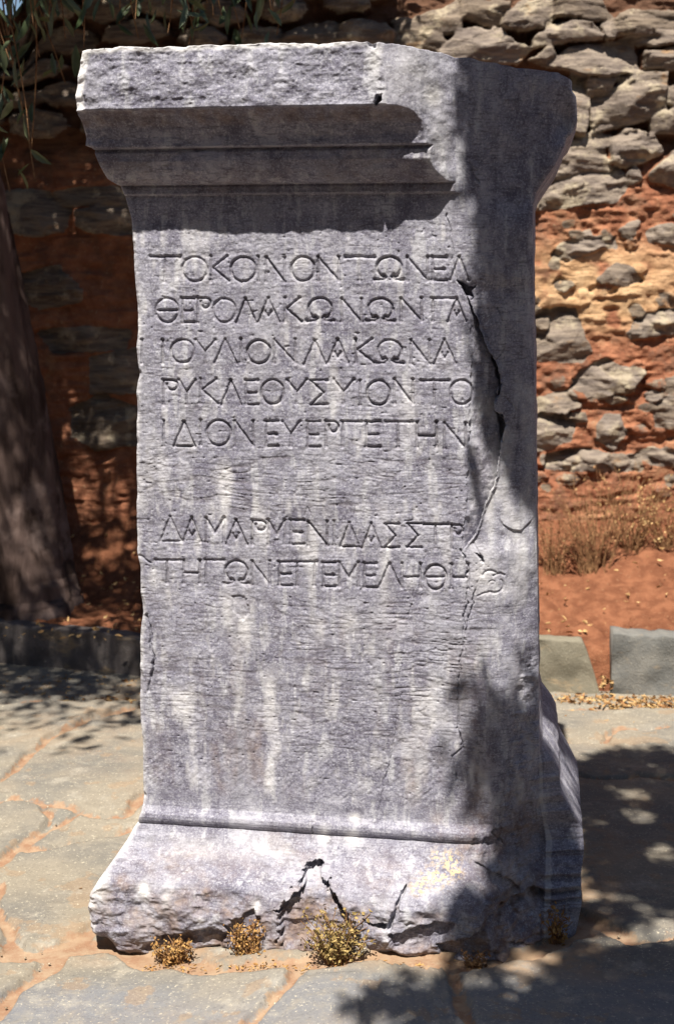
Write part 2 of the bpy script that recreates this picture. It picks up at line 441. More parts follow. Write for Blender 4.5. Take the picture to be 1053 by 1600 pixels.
# right-hand piece drops back a little behind the cleft
P -= 0.006 * zm * sstep(0, 0.006, U - uC)
def pit(poly, depth, soft=0.003, p=0.0, slope=None, jag=0.003):
    """Sink a polygon given in photo pixels; slope tapers the depth from its top (1) to its bottom (0)."""
    global P
    a = np.array(poly, float); u, z = on_face(a[:, 0], a[:, 1], p)
    sel = (U > u.min() - .02) & (U < u.max() + .02) & (Z > z.min() - .02) & (Z < z.max() + .02)
    s = poly_sdf(U[sel] + jag * fbm(U[sel] / 0.012, Z[sel] / 0.012, 3, 5), Z[sel] + jag * fbm(U[sel] / 0.01, Z[sel] / 0.01, 3, 6), list(zip(u, z)))
    d = depth * sstep(0, soft, s)
    if slope: d = d * np.clip((Z[sel] - z.min()) / (z.max() - z.min()), 0, 1) ** slope
    P[sel] -= d
pit([(712, 437), (722, 440), (746, 447), (738, 456), (736, 470), (728, 462)], 0.022)
pit([(764, 553), (776, 560), (781, 585), (780, 615), (772, 634), (774, 600), (770, 575)], 0.025)
pit([(771, 641), (786, 648), (790, 665), (785, 690), (780, 690), (777, 665)], 0.025)
pit([(742, 862), (750, 866), (756, 880), (753, 884), (745, 874)], 0.012)
pit([(724, 890), (731, 889), (731, 905), (727, 908)], 0.010)
# scale of stone flaked off at the lower right of the shaft, leaving a curved lip
def lipline(pts, depth, width, p=0.0, sgn=1):
    """A small step: the side below the line is cut back."""
    global P
    a = np.array(pts, float); u, z = on_face(a[:, 0], a[:, 1], p)
    zl = np.interp(U, u, z); m = (U > u.min()) & (U < u.max())
    fade = np.clip((U - u.min()) / 0.008, 0, 1) * np.clip((u.max() - U) / 0.008, 0, 1)
    d = (zl - Z)
    P -= np.where(m, depth * fade * sstep(0, 0.003, d) * np.exp(-np.clip(d, 0, 9) / width), 0)
lipline([(778, 808), (785, 820), (800, 830), (813, 832), (824, 822), (834, 812)], 0.0035, 0.03)

# ---- carved letters
def arc(cx, cy, rx, ry, a0, a1, n=20):
    return [(cx + rx * math.cos(math.radians(a)), cy + ry * math.sin(math.radians(a))) for a in np.linspace(a0, a1, n)]
GLYPH = {
    'T': [[(0, 0), (1, 0)], [(.47, 0), (.47, 1)]],
    'O': [arc(.5, .5, .5, .5, 0, 360, 26)],
    'TH': [arc(.5, .5, .5, .5, 0, 360, 26), [(.05, .5), (.95, .5)]],
    'K': [[(.06, 0), (.06, 1)], [(.9, 0), (.14, .45), (1, 1)]],
    'I': [[(.5, 0), (.5, 1)]],
    'N': [[(.04, 0), (.04, 1)], [(.04, 0), (.96, 1)], [(.96, 0), (.96, 1)]],
    'W': [arc(.5, .45, .42, .45, 118, 422, 24), [(.02, .98), (.32, .97), (.40, .86), (.33, .76), (.22, .82)], [(.98, .98), (.68, .97), (.60, .86), (.67, .76), (.78, .82)]],
    'E': [[(0, 0), (1, 0)], [(.05, 0), (.05, 1)], [(.12, .52), (.85, .52)], [(.05, 1), (1, 1)]],
    'L': [[(.48, 0), (0, 1)], [(.48, 0), (1, 1)]],
    'A': [[(.48, 0), (0, 1)], [(.48, 0), (1, 1)], [(.3, .56), (.48, .76), (.66, .56)]],
    'P': [[(.05, 0), (.05, 1)], [(.05, 0), (.6, 0)] + arc(.62, .2, .36, .2, -80, 190, 12)],
    'Y': [[(0, 0), (.48, .5)], [(1, 0), (.48, .5)], [(.48, .5), (.48, 1)]],
    'S': [[(1, 0), (.05, 0), (.8, .5), (.05, 1), (1, 1)]],
    'D': [[(.48, 0), (0, 1), (1, 1)], [(.48, 0), (1, 1)]],
    'H': [[(.05, 0), (.05, 1)], [(.95, 0), (.95, 1)], [(.12, .55), (.9, .55)]],
    'G': [[(0, 0), (1, 0)], [(.05, 0), (.05, 1)]],
    'M': [[(.05, 0), (.05, 1)], [(.05, 0), (.5, .62), (.95, 0)], [(.95, 0), (.95, 1)]],
    'PI': [[(0, 0), (1, 0)], [(.1, 0), (.1, 1)], [(.9, 0), (.9, 1)]],
}
LINES = [
    (402, 441, 402, 438, 'T,236,282 O,285,324 K,328,358 O,361,400 I,400,408 N,414,445 O,454,491 N,496,531 T,540,584 W,585,631 N,635,669 E,675,697 L,703,731'),
    (466, 504, 467, 502, 'TH,244,279 E,284,303 P,308,329 O,333,368 L,369,399 A,404,436 K,444,471 W,479,522 N,532,566 W,572,617 N,625,660 G,674,712 A,700,727'),
    (531, 567, 531, 568, 'I,218,226 I,250,258 O,267,303 Y,306,337 L,336,370 I,373,381 O,387,423 N,427,463 L,475,508 A,513,544 K,554,584 W,587,631 N,640,671 A,678,711'),
    (593, 631, 594, 632, 'P,254,278 Y,279,305 K,312,341 L,346,376 E,383,402 O,409,443 Y,448,479 S,483,511 Y,521,552 I,558,566 O,573,609 N,615,646 T,658,701 O,703,738'),
    (657, 696, 660, 699, 'I,253,260 D,272,304 I,309,317 O,323,361 N,366,397 E,415,434 Y,441,469 E,480,500 P,508,529 G,534,565 E,571,593 T,602,643 H,649,683 N,692,728'),
    (808, 846, 821, 858, 'D,250,283 A,287,314 M,320,351 A,353,385 P,393,416 M,418,446 E,453,474 N,480,512 I,517,525 D,532,561 A,566,595 S,599,622 S,635,658 T,662,700 P,704,722'),
    (875, 911, 882, 920, 'T,243,281 H,285,313 G,321,350 W,349,390 N,393,423 E,435,456 PI,460,494 E,504,523 M,528,561 E,569,588 L,591,626 H,627,658 TH,663,696 H,703,732'),
]
CUT = np.zeros_like(P)
def carve(pts_px, hw=0.0030, depth=0.0034, dots=True):
    a = np.array(pts_px, float); u, z = on_face(a[:, 0], a[:, 1], 0.0)
    r = hw * 2
    c0 = np.searchsorted(zr, z.min() - r); c1 = np.searchsorted(zr, z.max() + r)
    sl = slice(c0, c1)
    jj = np.where((U[c0] > u.min() - r - .01) & (U[c0] < u.max() + r + .01))[0]
    if not len(jj): return
    sc = slice(jj[0], jj[-1] + 1)
    UU = U[sl, sc] + 0.0006 * vnoise(U[sl, sc] / .006, Z[sl, sc] / .006, 3); ZZ = Z[sl, sc] + 0.0006 * vnoise(U[sl, sc] / .006, Z[sl, sc] / .006, 4)
    best = np.zeros_like(UU)
    for i in range(len(u) - 1):
        d, tt = seg_dist(UU, ZZ, u[i], z[i], u[i + 1], z[i + 1])
        best = np.maximum(best, np.clip(1.25 * (1 - d / hw), 0, 1))
    if dots:
        for e in (0, -1):
            d = np.hypot(UU - u[e], ZZ - z[e]); best = np.maximum(best, np.clip(1.3 * (1 - d / (hw * 1.45)), 0, 1))
    CUT[sl, sc] = np.maximum(CUT[sl, sc], depth * best)
for (yl0, yl1, yr0, yr1, s) in LINES:
    for tok in s.split():
        g, x0, x1 = tok.split(','); x0 = float(x0); x1 = float(x1)
        f = ((x0 + x1) / 2 - 250) / 450.0
        ya = yl0 + (yr0 - yl0) * f; yb = yl1 + (yr1 - yl1) * f
        jx, jy = random.uniform(-.6, .6), random.uniform(-1.2, 1.2)
        for st in GLYPH[g]:
            closed = g in ('O', 'TH') and len(st) > 20
            carve([(x0 + jx + (x1 - x0) * a, ya + jy + (yb - ya) * b) for a, b in st], hw=0.0035 if abs(st[0][1] - st[-1][1]) < .3 else 0.0030,
                  depth=0.0043 + random.uniform(-.0008, .0006), dots=not closed)
# half lost last letters beyond the crack
carve(arc(765, 901, 11, 9, 185, 330), .0028, .0024, False); carve(arc(772, 916, 14, 11, -50, 120), .0028, .0024, False); carve([(746, 931), (756, 927), (764, 926)], .0026, .002, False); carve(arc(768, 912, 5, 4, 180, 340), 0.0018, .0014, False)
carve([(787, 900), (780, 897), (770, 900)], dots=False); carve([(476, 806), (480, 792), (486, 806)], 0.002, 0.002, False)
P -= CUT * np.clip(.85 + .45 * fbm(U / .05, Z / .04, 3, 2), .85, 1.15)

# ---- cracks
def crack(pts, hw=0.0014, depth=0.005, p=0.0, step=0.0):
    global P
    a = np.array(pts, float); u, z = on_face(a[:, 0], a[:, 1], p)
    sel = (U > u.min() - .015) & (U < u.max() + .015) & (Z > z.min() - .01) & (Z < z.max() + .01)
    UU, ZZ = U[sel], Z[sel]
    UU = UU + 0.0022 * fbm(ZZ / 0.012, UU * 0 + 1, 3, 3); ZZ = ZZ + 0.0015 * fbm(UU / 0.02, ZZ / .02, 2, 5)
    b = np.full(UU.shape, 1e9)
    for i in range(len(u) - 1):
        d, _ = seg_dist(UU, ZZ, u[i], z[i], u[i + 1], z[i + 1]); b = np.minimum(b, d)
    P[sel] -= depth * np.clip(1 - b / hw, 0, 1) * (0.55 + 0.45 * vnoise(ZZ / .03, UU / .03, 8))
crack([(696, 335), (703, 360), (707, 385), (706, 405), (713, 438)], 0.0018, 0.006)
crack([(720, 858), (727, 880), (733, 905), (729, 940), (724, 960), (722, 1017), (715, 1074), (718, 1117), (715, 1137), (722, 1169), (704, 1182), (707, 1200), (714, 1219)], 0.0024, 0.007)
crack([(741, 850), (750, 868), (755, 882), (748, 905), (738, 940), (727, 985), (723, 1012)], 0.002, 0.006)
crack([(665, 862), (640, 950), (635, 974), (627, 1040), (617, 1080)], 0.0012, 0.003)
crack([(628, 1082), (613, 1165), (603, 1213), (588, 1282)], 0.0013, 0.004)
crack([(603, 1213), (590, 1232)], 0.0012, 0.003)
crack([(228, 960), (234, 985), (240, 1030), (237, 1055), (234, 1080)], 0.0034, 0.014)
crack([(220, 868), (228, 873), (235, 878)], 0.003, 0.010)
crack([(778, 480), (790, 520), (788, 545), (776, 560)], 0.0012, 0.004, -.01)
crack([(788, 620), (806, 640), (803, 660), (790, 664)], 0.0012, 0.004, -.01)
crack([(795, 1211), (786, 1250), (779, 1268)], 0.0016, -0.003)
crack([(486, 1300), (484, 1330), (487, 1348)], 0.0016, 0.006, .03)
crack([(735, 255), (742, 275), (748, 285)], 0.0016, 0.005, -.003)
# dark notches by the broken lip
pit([(574, 64), (588, 64), (588, 76), (578, 80), (573, 73)], 0.012, 0.003, .1)
pit([(586, 148), (597, 148), (597, 160), (590, 166), (584, 162)], 0.03, 0.003, .095)
# chipped patch below the last line
pit([(362, 930), (375, 928), (388, 934), (390, 960), (378, 972), (364, 955)], 0.003, 0.004)

# ---- tool marks: fine, nearly level chisel strokes on the shaft, slanting finer ones low down
sh = sstep(fz(330), fz(362), Z) * sstep(fz(1262), fz(1225), Z) * (1 - frac)
flat = sh * (1 - 0.75 * (k > 0) * (U < uC) * (zm > .3)) * (1 - 0.6 * sstep(fu(740, 600), fu(790, 600), U))
drift = 0.012 * fbm(U / 0.12, Z / 0.1, 2, 2)
q1 = vnoise(U / 0.030 + 40, (Z + drift * .4) / 0.0050, 4); q2 = vnoise(U / 0.044 + 9, (Z + drift * .6) / 0.0066, 6)
m1 = vnoise(U / .03, Z / .02, 11); m2 = vnoise(U / .04 + 8, Z / .02, 1)
strk = -0.75 * np.clip(1 - np.abs(q1) / .30, 0, 1) * np.clip(.8 + m1, 0.1, 1) - 0.9 * np.clip(1 - np.abs(q2) / .24, 0, 1) * np.clip(.7 + m2, 0.1, 1) + 0.3 * vnoise(U / .05, Z / .012, 7)
low = sstep(fz(1130), fz(1215), Z)
c4, s4 = math.cos(0.75), math.sin(0.75)
d1 = vnoise((U * c4 + Z * s4) / 0.03, (-U * s4 + Z * c4) / 0.004, 9)
amp = (0.55 + 0.45 * np.clip(fbm(U / .15, Z / .12, 3, 10), -1, 1))
txt = np.maximum(sstep(fz(715), fz(705), Z), sstep(fz(795), fz(805), Z) * sstep(fz(935), fz(925), Z))
strk = strk * (1 - .5 * txt)
P += flat * (0.0017 * strk * (1 - low) * amp + 0.00045 * d1 * low + 0.0005 * fbm(U / .006, Z / .006, 2, 13) + 0.0006 * fbm(U / .05, Z / .04, 3, 14))
pits_n = vnoise(U / 0.007 + 3, Z / 0.006, 2)
P -= 0.0022 * flat * np.clip(pits_n - 0.78, 0, 1) / .22
# ---- left arris: small chips
aL = U - ul[:, None]
ch = 0.0035 + 0.004 * np.clip(fbm(Z / 0.03, Z * 0 + 2, 4, 5), -0.6, 2) + 0.018 * lip + 0.004 * sstep(fz(1380), fz(1410), Z)
P -= np.clip(ch - aL, 0, None) * 0.9
aR = ur[:, None] - U
P -= 0.8 * np.clip(0.006 - aR, 0, None)

# ---- rough plinth and broken foot
plz = sstep(fz(1380, 400, .08), fz(1412, 400, .09), Z + .014 * fbm(U / .08, Z / .05, 4, 12))
lump = 0.006 * fbm(U / 0.06, Z / 0.05, 4, 3) + 0.0025 * ridged(U / 0.03, Z / 0.02, 3, 7)
P += plz * lump + 0.003 * sstep(fz(1330), fz(1380), Z) * (1 - plz) * fbm(U / .05, Z / .05, 4, 15)
# the apron's foot frays: hollow under the arch and two open breaks
pit([(438, 1418), (462, 1384), (476, 1362), (490, 1349), (500, 1366), (516, 1384), (534, 1404), (560, 1440), (560, 1475), (440, 1475)], 0.027, 0.006, .07, 0.3, 0.008)
pit([(484, 1346), (500, 1364), (522, 1386), (552, 1424), (540, 1432), (512, 1400), (490, 1378)], 0.014, 0.010, .07, None, 0.006)
pit([(484, 1352), (492, 1372), (478, 1392), (450, 1420), (440, 1416), (464, 1386)], 0.006, 0.012, .07, None, 0.006)
pit([(566, 1441), (606, 1442), (604, 1454), (590, 1453)], 0.030, 0.003, .09)
pit([(604, 1450), (612, 1425), (622, 1400), (630, 1388), (632, 1394), (624, 1420), (614, 1452)], 0.016, 0.003, .085)
pit([(606, 1456), (650, 1446), (700, 1436), (716, 1440), (700, 1462), (660, 1490), (612, 1484)], 0.018, 0.006, .09, 0.3)
pit([(350, 1444), (378, 1428), (395, 1416), (412, 1436), (404, 1480), (360, 1480)], 0.011, 0.006, .09, 0.4)
pit([(215, 1482), (260, 1460), (330, 1448), (360, 1456), (340, 1500), (240, 1500)], 0.018, 0.006, .09, 0.4)
pit([(770, 1430), (830, 1420), (850, 1440), (850, 1500), (760, 1500), (690, 1496), (680, 1472), (730, 1455)], 0.028, 0.01, .08, 0.3)
# bottom edge undercut, deepest at the left end
zg = -0.042 * sstep(.12, -.42, U)
und = sstep(0.018 + 0.012 * fbm(U / 0.07, U * 0, 3, 4), -0.004, Z - zg)
P -= und * (0.016 + 0.012 * fbm(U / 0.05, Z / .05, 3, 6))
lu, _ = pxu(160, 1470, .09)
P -= 0.05 * np.exp(-((U - lu) / 0.02) ** 2) * sstep(0.045, 0.0, Z - zg)
# broken-away right half of the foot: rises from the flat back plane towards the whole part
bu = ycurve([(745, 1270), (742, 1300), (730, 1330), (738, 1370), (760, 1420), (790, 1470), (800, 1520)])
bz = sstep(fz(1235), fz(1300), Z)
tR = np.clip((U - bu) / 0.10, 0, 1)
P -= bz * (tR ** 0.8) * (prof(Z) * 0.85 + 0.03)
P += bz * sstep(0, .3, tR) * (0.013 * fbm(U / 0.05, Z / 0.07, 4, 11) + 0.007 * ridged(U / 0.04, Z / 0.045, 3, 3) + .004 * np.sign(vnoise(U / .05 + Z / .05, Z / .06, 6)))
# rough flake above it on the right edge of the shaft
uF2 = ycurve([(845, 1010), (812, 1018), (806, 1060), (800, 1095), (797, 1131), (788, 1190), (782, 1240), (776, 1290), (772, 1320)])
fl = sstep(fz(1000), fz(1030), Z) * sstep(0, 0.01, U - uF2)
P += fl * (-0.007 + 0.006 * fbm(U / 0.03, Z / 0.05, 4, 2) + 0.003 * ridged(U / 0.02, Z / 0.02, 3, 8))

# ---- coloured patches
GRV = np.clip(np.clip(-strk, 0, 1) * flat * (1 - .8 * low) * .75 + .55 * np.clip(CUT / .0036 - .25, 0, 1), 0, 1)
def spots(lst, dp=0.0):
    a = np.zeros_like(P)
    for x, y, rx, ry, v in lst:
        u, z = on_face(np.array(float(x)), np.array(float(y)), dp); s = 1.13e-3
        a = np.maximum(a, v * np.exp(-(((U - u) / (rx * s)) ** 2 + ((Z - z) / (ry * s)) ** 2)))
    return a
lime_and_light = spots([(680, 155, 12, 16, 1), (650, 120, 40, 40, .35), (600, 100, 10, 30, .6), (690, 225, 14, 50, .4), (545, 975, 14, 30, .4), (355, 955, 10, 30, .5), (410, 820, 8, 30, .4), (600, 900, 8, 60, .35),
              (470, 480, 10, 50, .3), (640, 640, 12, 50, .4), (500, 985, 8, 20, .4), (755, 900, 22, 40, .5), (765, 790, 8, 40, .6)], 0) 
lime_and_light = np.maximum(lime_and_light, spots([(234, 1378, 9, 11, 1), (545, 1322, 12, 10, 1), (500, 1318, 9, 14, .8), (548, 1294, 9, 8, .8), (165, 1370, 14, 24, 1), (408, 1402, 6, 9, .9), (325, 1420, 5, 5, .7), (155, 1395, 9, 14, .8),
                                     (270, 1390, 8, 24, .3), (400, 1330, 40, 20, .25), (300, 1330, 60, 16, .25)], .05))
lime_and_light = np.maximum(lime_and_light, 0.75 * sstep(0.012, 0.0, aL) * (0.55 + 0.45 * vnoise(Z / .03, Z * 0, 5)) * sstep(fz(345), fz(370), Z))
lime_and_light = np.maximum(lime_and_light, 1.0 * lip * sstep(0.022, 0.012, aL))  # left chamfer of the lip painted whiter to look better lit
lime_and_light = np.maximum(lime_and_light, 0.85 * sstep(0.010, 0.002, ztop_u - Z) * sstep(fu(620, 70, .1), fu(500, 70, .1), U))
rust = spots([(745, 1250, 22, 80, .7), (735, 1330, 30, 60, .6), (800, 1330, 40, 70, .8), (790, 1420, 60, 50, 1), (870, 1420, 30, 50, .6), (760, 1470, 80, 30, 1), (640, 1475, 60, 20, .8), (495, 1410, 50, 40, 1), (250, 1460, 90, 34, .55), (350, 1470, 60, 22, .6), (680, 1300, 18, 30, .4), (560, 1470, 60, 18, .5), (300, 1345, 120, 22, .45), (450, 1330, 60, 30, .4), (200, 1420, 50, 30, .6), (420, 1440, 60, 40, .8), (600, 1370, 60, 40, .35), (560, 1420, 50, 30, .5), (850, 1480, 30, 30, .7)], .04)
rust = np.maximum(rust, 0.9 * (CUT * 0 + (k > 0.15) * (U < uC) * zm * 0.12))
rust = np.maximum(rust, 0.55 * sstep(fz(302, 420, .05), fz(296, 420, .05), Z) * sstep(fz(232, 420, .06), fz(240, 420, .06), Z) * (1 - frac) * np.clip(.5 + fbm(U / .04, Z / .02, 3, 1), 0, 1) * .5)
rust = np.maximum(rust, 0.6 * sstep(fz(198, 420, .08), fz(184, 420, .09), Z) * sstep(fz(166, 420, .1), fz(169, 420, .1), Z) * (1 - frac))
rust = np.maximum(rust, plz * np.clip(.62 + .5 * fbm(U / .06, Z / .03, 4, 8), 0, .95))
rust = np.maximum(rust, 0.8 * sstep(0.05, 0.0, Z - zg))
low_w = sstep(fz(820), fz(1200), Z) * sh
rust = np.maximum(rust, .5 * low_w * np.clip(fbm(U / .035 + 4, Z / .16, 4, 2) - .1, 0, 1))
lime_and_light = np.maximum(lime_and_light, .34 * sh * np.clip(fbm(U / .018 + 9, Z / .06, 3, 7) - .55, 0, .6) / .6)
lime_and_light = np.maximum(lime_and_light, .5 * sh * np.clip(fbm(U / .04 + 2, Z / .14, 3, 12) - .55, 0, .6) / .6)
lich = spots([(680, 1372, 22, 10, 1), (655, 1382, 12, 7, 1), (700, 1355, 14, 12, 1), (710, 1368, 10, 6, 1), (678, 1350, 8, 10, .7)], .05)

front = C0 + U[..., None] * UAX + P[..., None] * NOUT + Z[..., None] * np.array([0, 0, 1.0])
# right side (broken flank, then straight back), back, left side
uf = np.interp(zr, ZF, UF)
pR = P[:, -1]; uR0 = U[:, -1]; zR = Z[:, -1]
def strip(u0, p0, z0, u1, p1, z1, n, first=False, nz=0.0, seed=0):
    s = np.linspace(0, 1, n + 1)[(0 if first else 1):]
    uu = u0[:, None] + (u1 - u0)[:, None] * s; pp = p0[:, None] + (p1 - p0)[:, None] * s; zz = z0[:, None] + (z1 - z0)[:, None] * s
    if np.any(nz):
        nz = np.asarray(nz); e = np.sin(np.pi * np.clip(s, 0, 1)) [None, :]
        uu = uu + nz * e * fbm(pp / 0.05, zz / 0.05, 4, seed); pp = pp + nz * 0.5 * e * fbm(uu / 0.04 + 3, zz / 0.04, 4, seed + 1)
    return C0 + uu[..., None] * UAX + pp[..., None] * NOUT + zz[..., None] * np.array([0, 0, 1.0])
one = np.ones(NR)
pF = np.minimum(-0.05 * one, pR - 0.02)
s1 = strip(uR0, pR, zR, np.maximum(uf, uR0 + .0), pF, zR, 34, nz=(.0015 + .011 * sstep(fz(1230), fz(1300), zr))[:, None], seed=3)
ub = np.maximum(uf, uR0) - 0.012
s2 = strip(np.maximum(uf, uR0), pF, zR, ub, -BACKW * one, zR, 40, nz=0.003, seed=5)
ulb = ul + 0.0; zL = Z[:, 0]; pL = P[:, 0]
s3 = strip(ub, -BACKW * one, zR, ulb, -BACKW * one, zL, 40, nz=0.003, seed=7)
s4 = strip(ulb, -BACKW * one, zL, ul, pL, zL, 60, nz=0.003, seed=9)[:, :-1]
RING = np.concatenate([front, s1, s2, s3, s4], 1)
NCC = RING.shape[1]
def pad(a, v=0.0):
    r = np.full((NR, NCC), v); r[:, :NC] = a; return r
A_l, A_r, A_i, A_g = pad(lime_and_light), pad(rust), pad(lich), pad(GRV)
A_l[:, NC:NC + 6] = 0.3
stele = empty('inscribed_pedestal', tuple(C0))
tag(stele, 'grey marble pedestal carved with Greek letters, its upper right corner broken off', 'pedestal')
def stele_part(name, r0, r1, cap=None):
    V = RING[r0:r1].reshape(-1, 3); n = r1 - r0
    F = [grid_faces(n, NCC, wrap=True)]
    at = {'lime_and_light': A_l[r0:r1].ravel(), 'rust': A_r[r0:r1].ravel(), 'lichen': A_i[r0:r1].ravel(), 'groove': A_g[r0:r1].ravel()}
    if cap:
        base = (n - 1) * NCC if cap == 'top' else 0
        ringp = V[base:base + NCC]; c = ringp.mean(0)
        rings = [ringp]; 
        V = np.concatenate([V, [c]]); ci = len(V) - 1
        j = np.arange(NCC); j2 = (j + 1) % NCC
        tri = np.stack([base + j, base + j2, np.full(NCC, ci)], -1)
        F.append(tri if cap == 'top' else tri[:, ::-1])
        at = {q: np.concatenate([v, [0]]) for q, v in at.items()}
    return mesh_np(name, V, F, MARBLE, stele, at)
i1 = int(np.searchsorted(zr, fz(1298, 430, .005))); i2 = int(np.searchsorted(zr, fz(303.5, 430, .009)))
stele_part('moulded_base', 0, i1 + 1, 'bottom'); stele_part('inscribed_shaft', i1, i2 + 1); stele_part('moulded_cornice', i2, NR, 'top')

# ------------------------------------------------------------------ paving
def warp_axis(lo, hi, a, b, fine, coarse):
    left = np.arange(lo, a, coarse); mid = np.arange(a, b, fine); right = np.arange(b, hi + coarse, coarse)
    return np.concatenate([left, mid, right])
gx = warp_axis(-3.6, 3.6, -1.15, 1.15, 0.005, 0.05)
gy = warp_axis(-3.0, 4.3, 1.95, 4.1, 0.006, 0.05)
GX, GY = np.meshgrid(gx, gy)
JOINTS = [  # photo pixels, then half width in metres
    ([(-60, 1262), (0, 1256), (37, 1251), (84, 1259), (128, 1271), (159, 1281), (196, 1280), (223, 1256), (250, 1235)], .014),
    ([(-60, 1262), (0, 1222), (20, 1209), (51, 1182), (101, 1148), (135, 1128), (240, 1105)], .016),
    ([(-40, 1380), (0, 1356), (20, 1341), (51, 1320), (81, 1300), (128, 1274)], .013),
    ([(34, 1335), (84, 1331), (135, 1319), (179, 1310), (210, 1300)], .009),
    ([(68, 1260), (78, 1280), (79, 1301)], .008),
    ([(-10, 1390), (0, 1431), (20, 1475), (30, 1488)], .014),
    ([(-40, 1620), (0, 1585), (34, 1553), (74, 1523), (90, 1505)], .020),
    ([(20, 1500), (60, 1497), (100, 1490), (142, 1462), (150, 1450)], .024),
    ([(90, 1495), (170, 1490), (250, 1510), (340, 1525), (430, 1520), (490, 1510), (600, 1500), (720, 1512), (830, 1498), (870, 1478), (908, 1458)], .032),
    ([(478, 1510), (450, 1545), (425, 1570), (400, 1600), (380, 1640)], .012),
    ([(700, 1515), (716, 1560), (742, 1640)], .010),
    ([(850, 1130), (878, 1160), (898, 1170), (942, 1167), (962, 1146), (1053, 1139), (1100, 1135)], .010),
    ([(860, 1200), (922, 1222), (1000, 1222), (1053, 1226), (1100, 1228)], .010),
    ([(908, 1440), (932, 1450), (982, 1478), (1053, 1474), (1120, 1470)], .018),
    ([(-60, 1110), (60, 1100), (240, 1098)], .012),
    ([(845, 1112), (940, 1114), (1053, 1112), (1120, 1112)], .014),
]
J = np.full(GX.shape, 1.0)
wx = GX + 0.010 * fbm(GX / .09, GY / .09, 3, 2); wy = GY + 0.010 * fbm(GX / .09 + 7, GY / .09, 3, 3)
for pts, hw in JOINTS:
    a = np.array(pts, float); q = on_paving(a[:, 0], a[:, 1])
    for i in range(len(q) - 1):
        x0, y0 = q[i][:2]; x1, y1 = q[i + 1][:2]
        sel = (GX > min(x0, x1) - .4) & (GX < max(x0, x1) + .4) & (GY > min(y0, y1) - .4) & (GY < max(y0, y1) + .4)
        d, _ = seg_dist(wx[sel], wy[sel], x0, y0, x1, y1)
        J[sel] = np.minimum(J[sel], d - hw * (0.85 + 0.5 * vnoise(GX[sel] / .06, GY[sel] / .06, 7)))
J = np.minimum(J, 0.3)
# the same crazy paving goes on outside the picture
vx = RNG.uniform(-4, 4, 420); vy = RNG.uniform(-3.4, 4.6, 420)
f1 = np.full(GX.shape, 1e9); f2 = f1.copy()
for a, b in zip(vx, vy):
    d = np.hypot(wx - a, wy - b); m_ = d < f1
    f2 = np.where(m_, f1, np.minimum(f2, d)); f1 = np.where(m_, d, f1)
gp = np.stack([GX, GY, GX * 0], -1)
ppx, ppy = project(np.where(gp[..., 1:2] < 0.3, np.array([0, 0.3, 0]), gp))
inside = (ppx > -60) & (ppx < 1110) & (ppy < 1640) & (GY > 0.5)
J = np.where(inside, J, (f2 - f1) / 2 - 0.016)
su_, sv_ = 0, 0
relu = (np.stack([GX, GY], -1) - C0[:2]) @ UAX[:2]; relp = (np.stack([GX, GY], -1) - C0[:2]) @ NOUT[:2]
dx_ = np.maximum(np.abs(relu) - 0.44, 0); dy_ = np.maximum(np.maximum(relp - 0.08, -relp - .5), 0)
dust = np.clip(1 - np.hypot(dx_, dy_) / 0.10, 0, 1) * 0.9 + 0.25 * np.clip(fbm(GX / .3, GY / .3, 3, 6), 0, 1)
slate = sstep(2.33, 2.2, GY + .05 * fbm(GX / .2, GY / .2, 2, 1)) * (0.75 + 0.3 * vnoise(GX / .5, GY / .5, 2)) * sstep(-.9, -.6, GX + 0 * GY)
lab = np.where(J > 0, np.arange(J.size).reshape(J.shape), -1)
for it in range(400):
    old = lab.copy()
    for sh_, ax in ((1, 0), (-1, 0), (1, 1), (-1, 1)):
        r_ = np.roll(lab, sh_, ax); lab = np.where((lab >= 0) & (r_ > lab), r_, lab)
    for ax in (0, 1):      # long runs join at once
        pass
    if (old == lab).all(): break
cell = np.where(lab >= 0, ((lab * 2654435761) % 1000) / 1000.0, .5)
GZ = ground_z(GX, GY) + (0.008 + 0.006 * cell + .003 * (J < .02) * vnoise(GX / .03, GY / .03, 4)) * sstep(-0.003, 0.007, J) + 0.0018 * fbm(GX / .12, GY / .12, 4, 5) + 0.0012 * ridged(GX / .05, GY / .03, 2, 8) * (J > 0)
V = np.stack([GX, GY, GZ], -1).reshape(-1, 3)
tag(mesh_np('paving', V, grid_faces(len(gy), len(gx)), PAVE, None, {'joint': J.ravel(), 'dust': dust.ravel(), 'slate': slate.ravel(), 'cell': cell.ravel()}), kind='structure')
# wide ground below and beyond
gv = np.array([(-300, -300, -.09), (300, -300, -.09), (300, 300, -.09), (-300, 300, -.09)], float)
tag(mesh_np('ground', gv, np.array([[0, 1, 2, 3]]), EARTH), kind='structure')

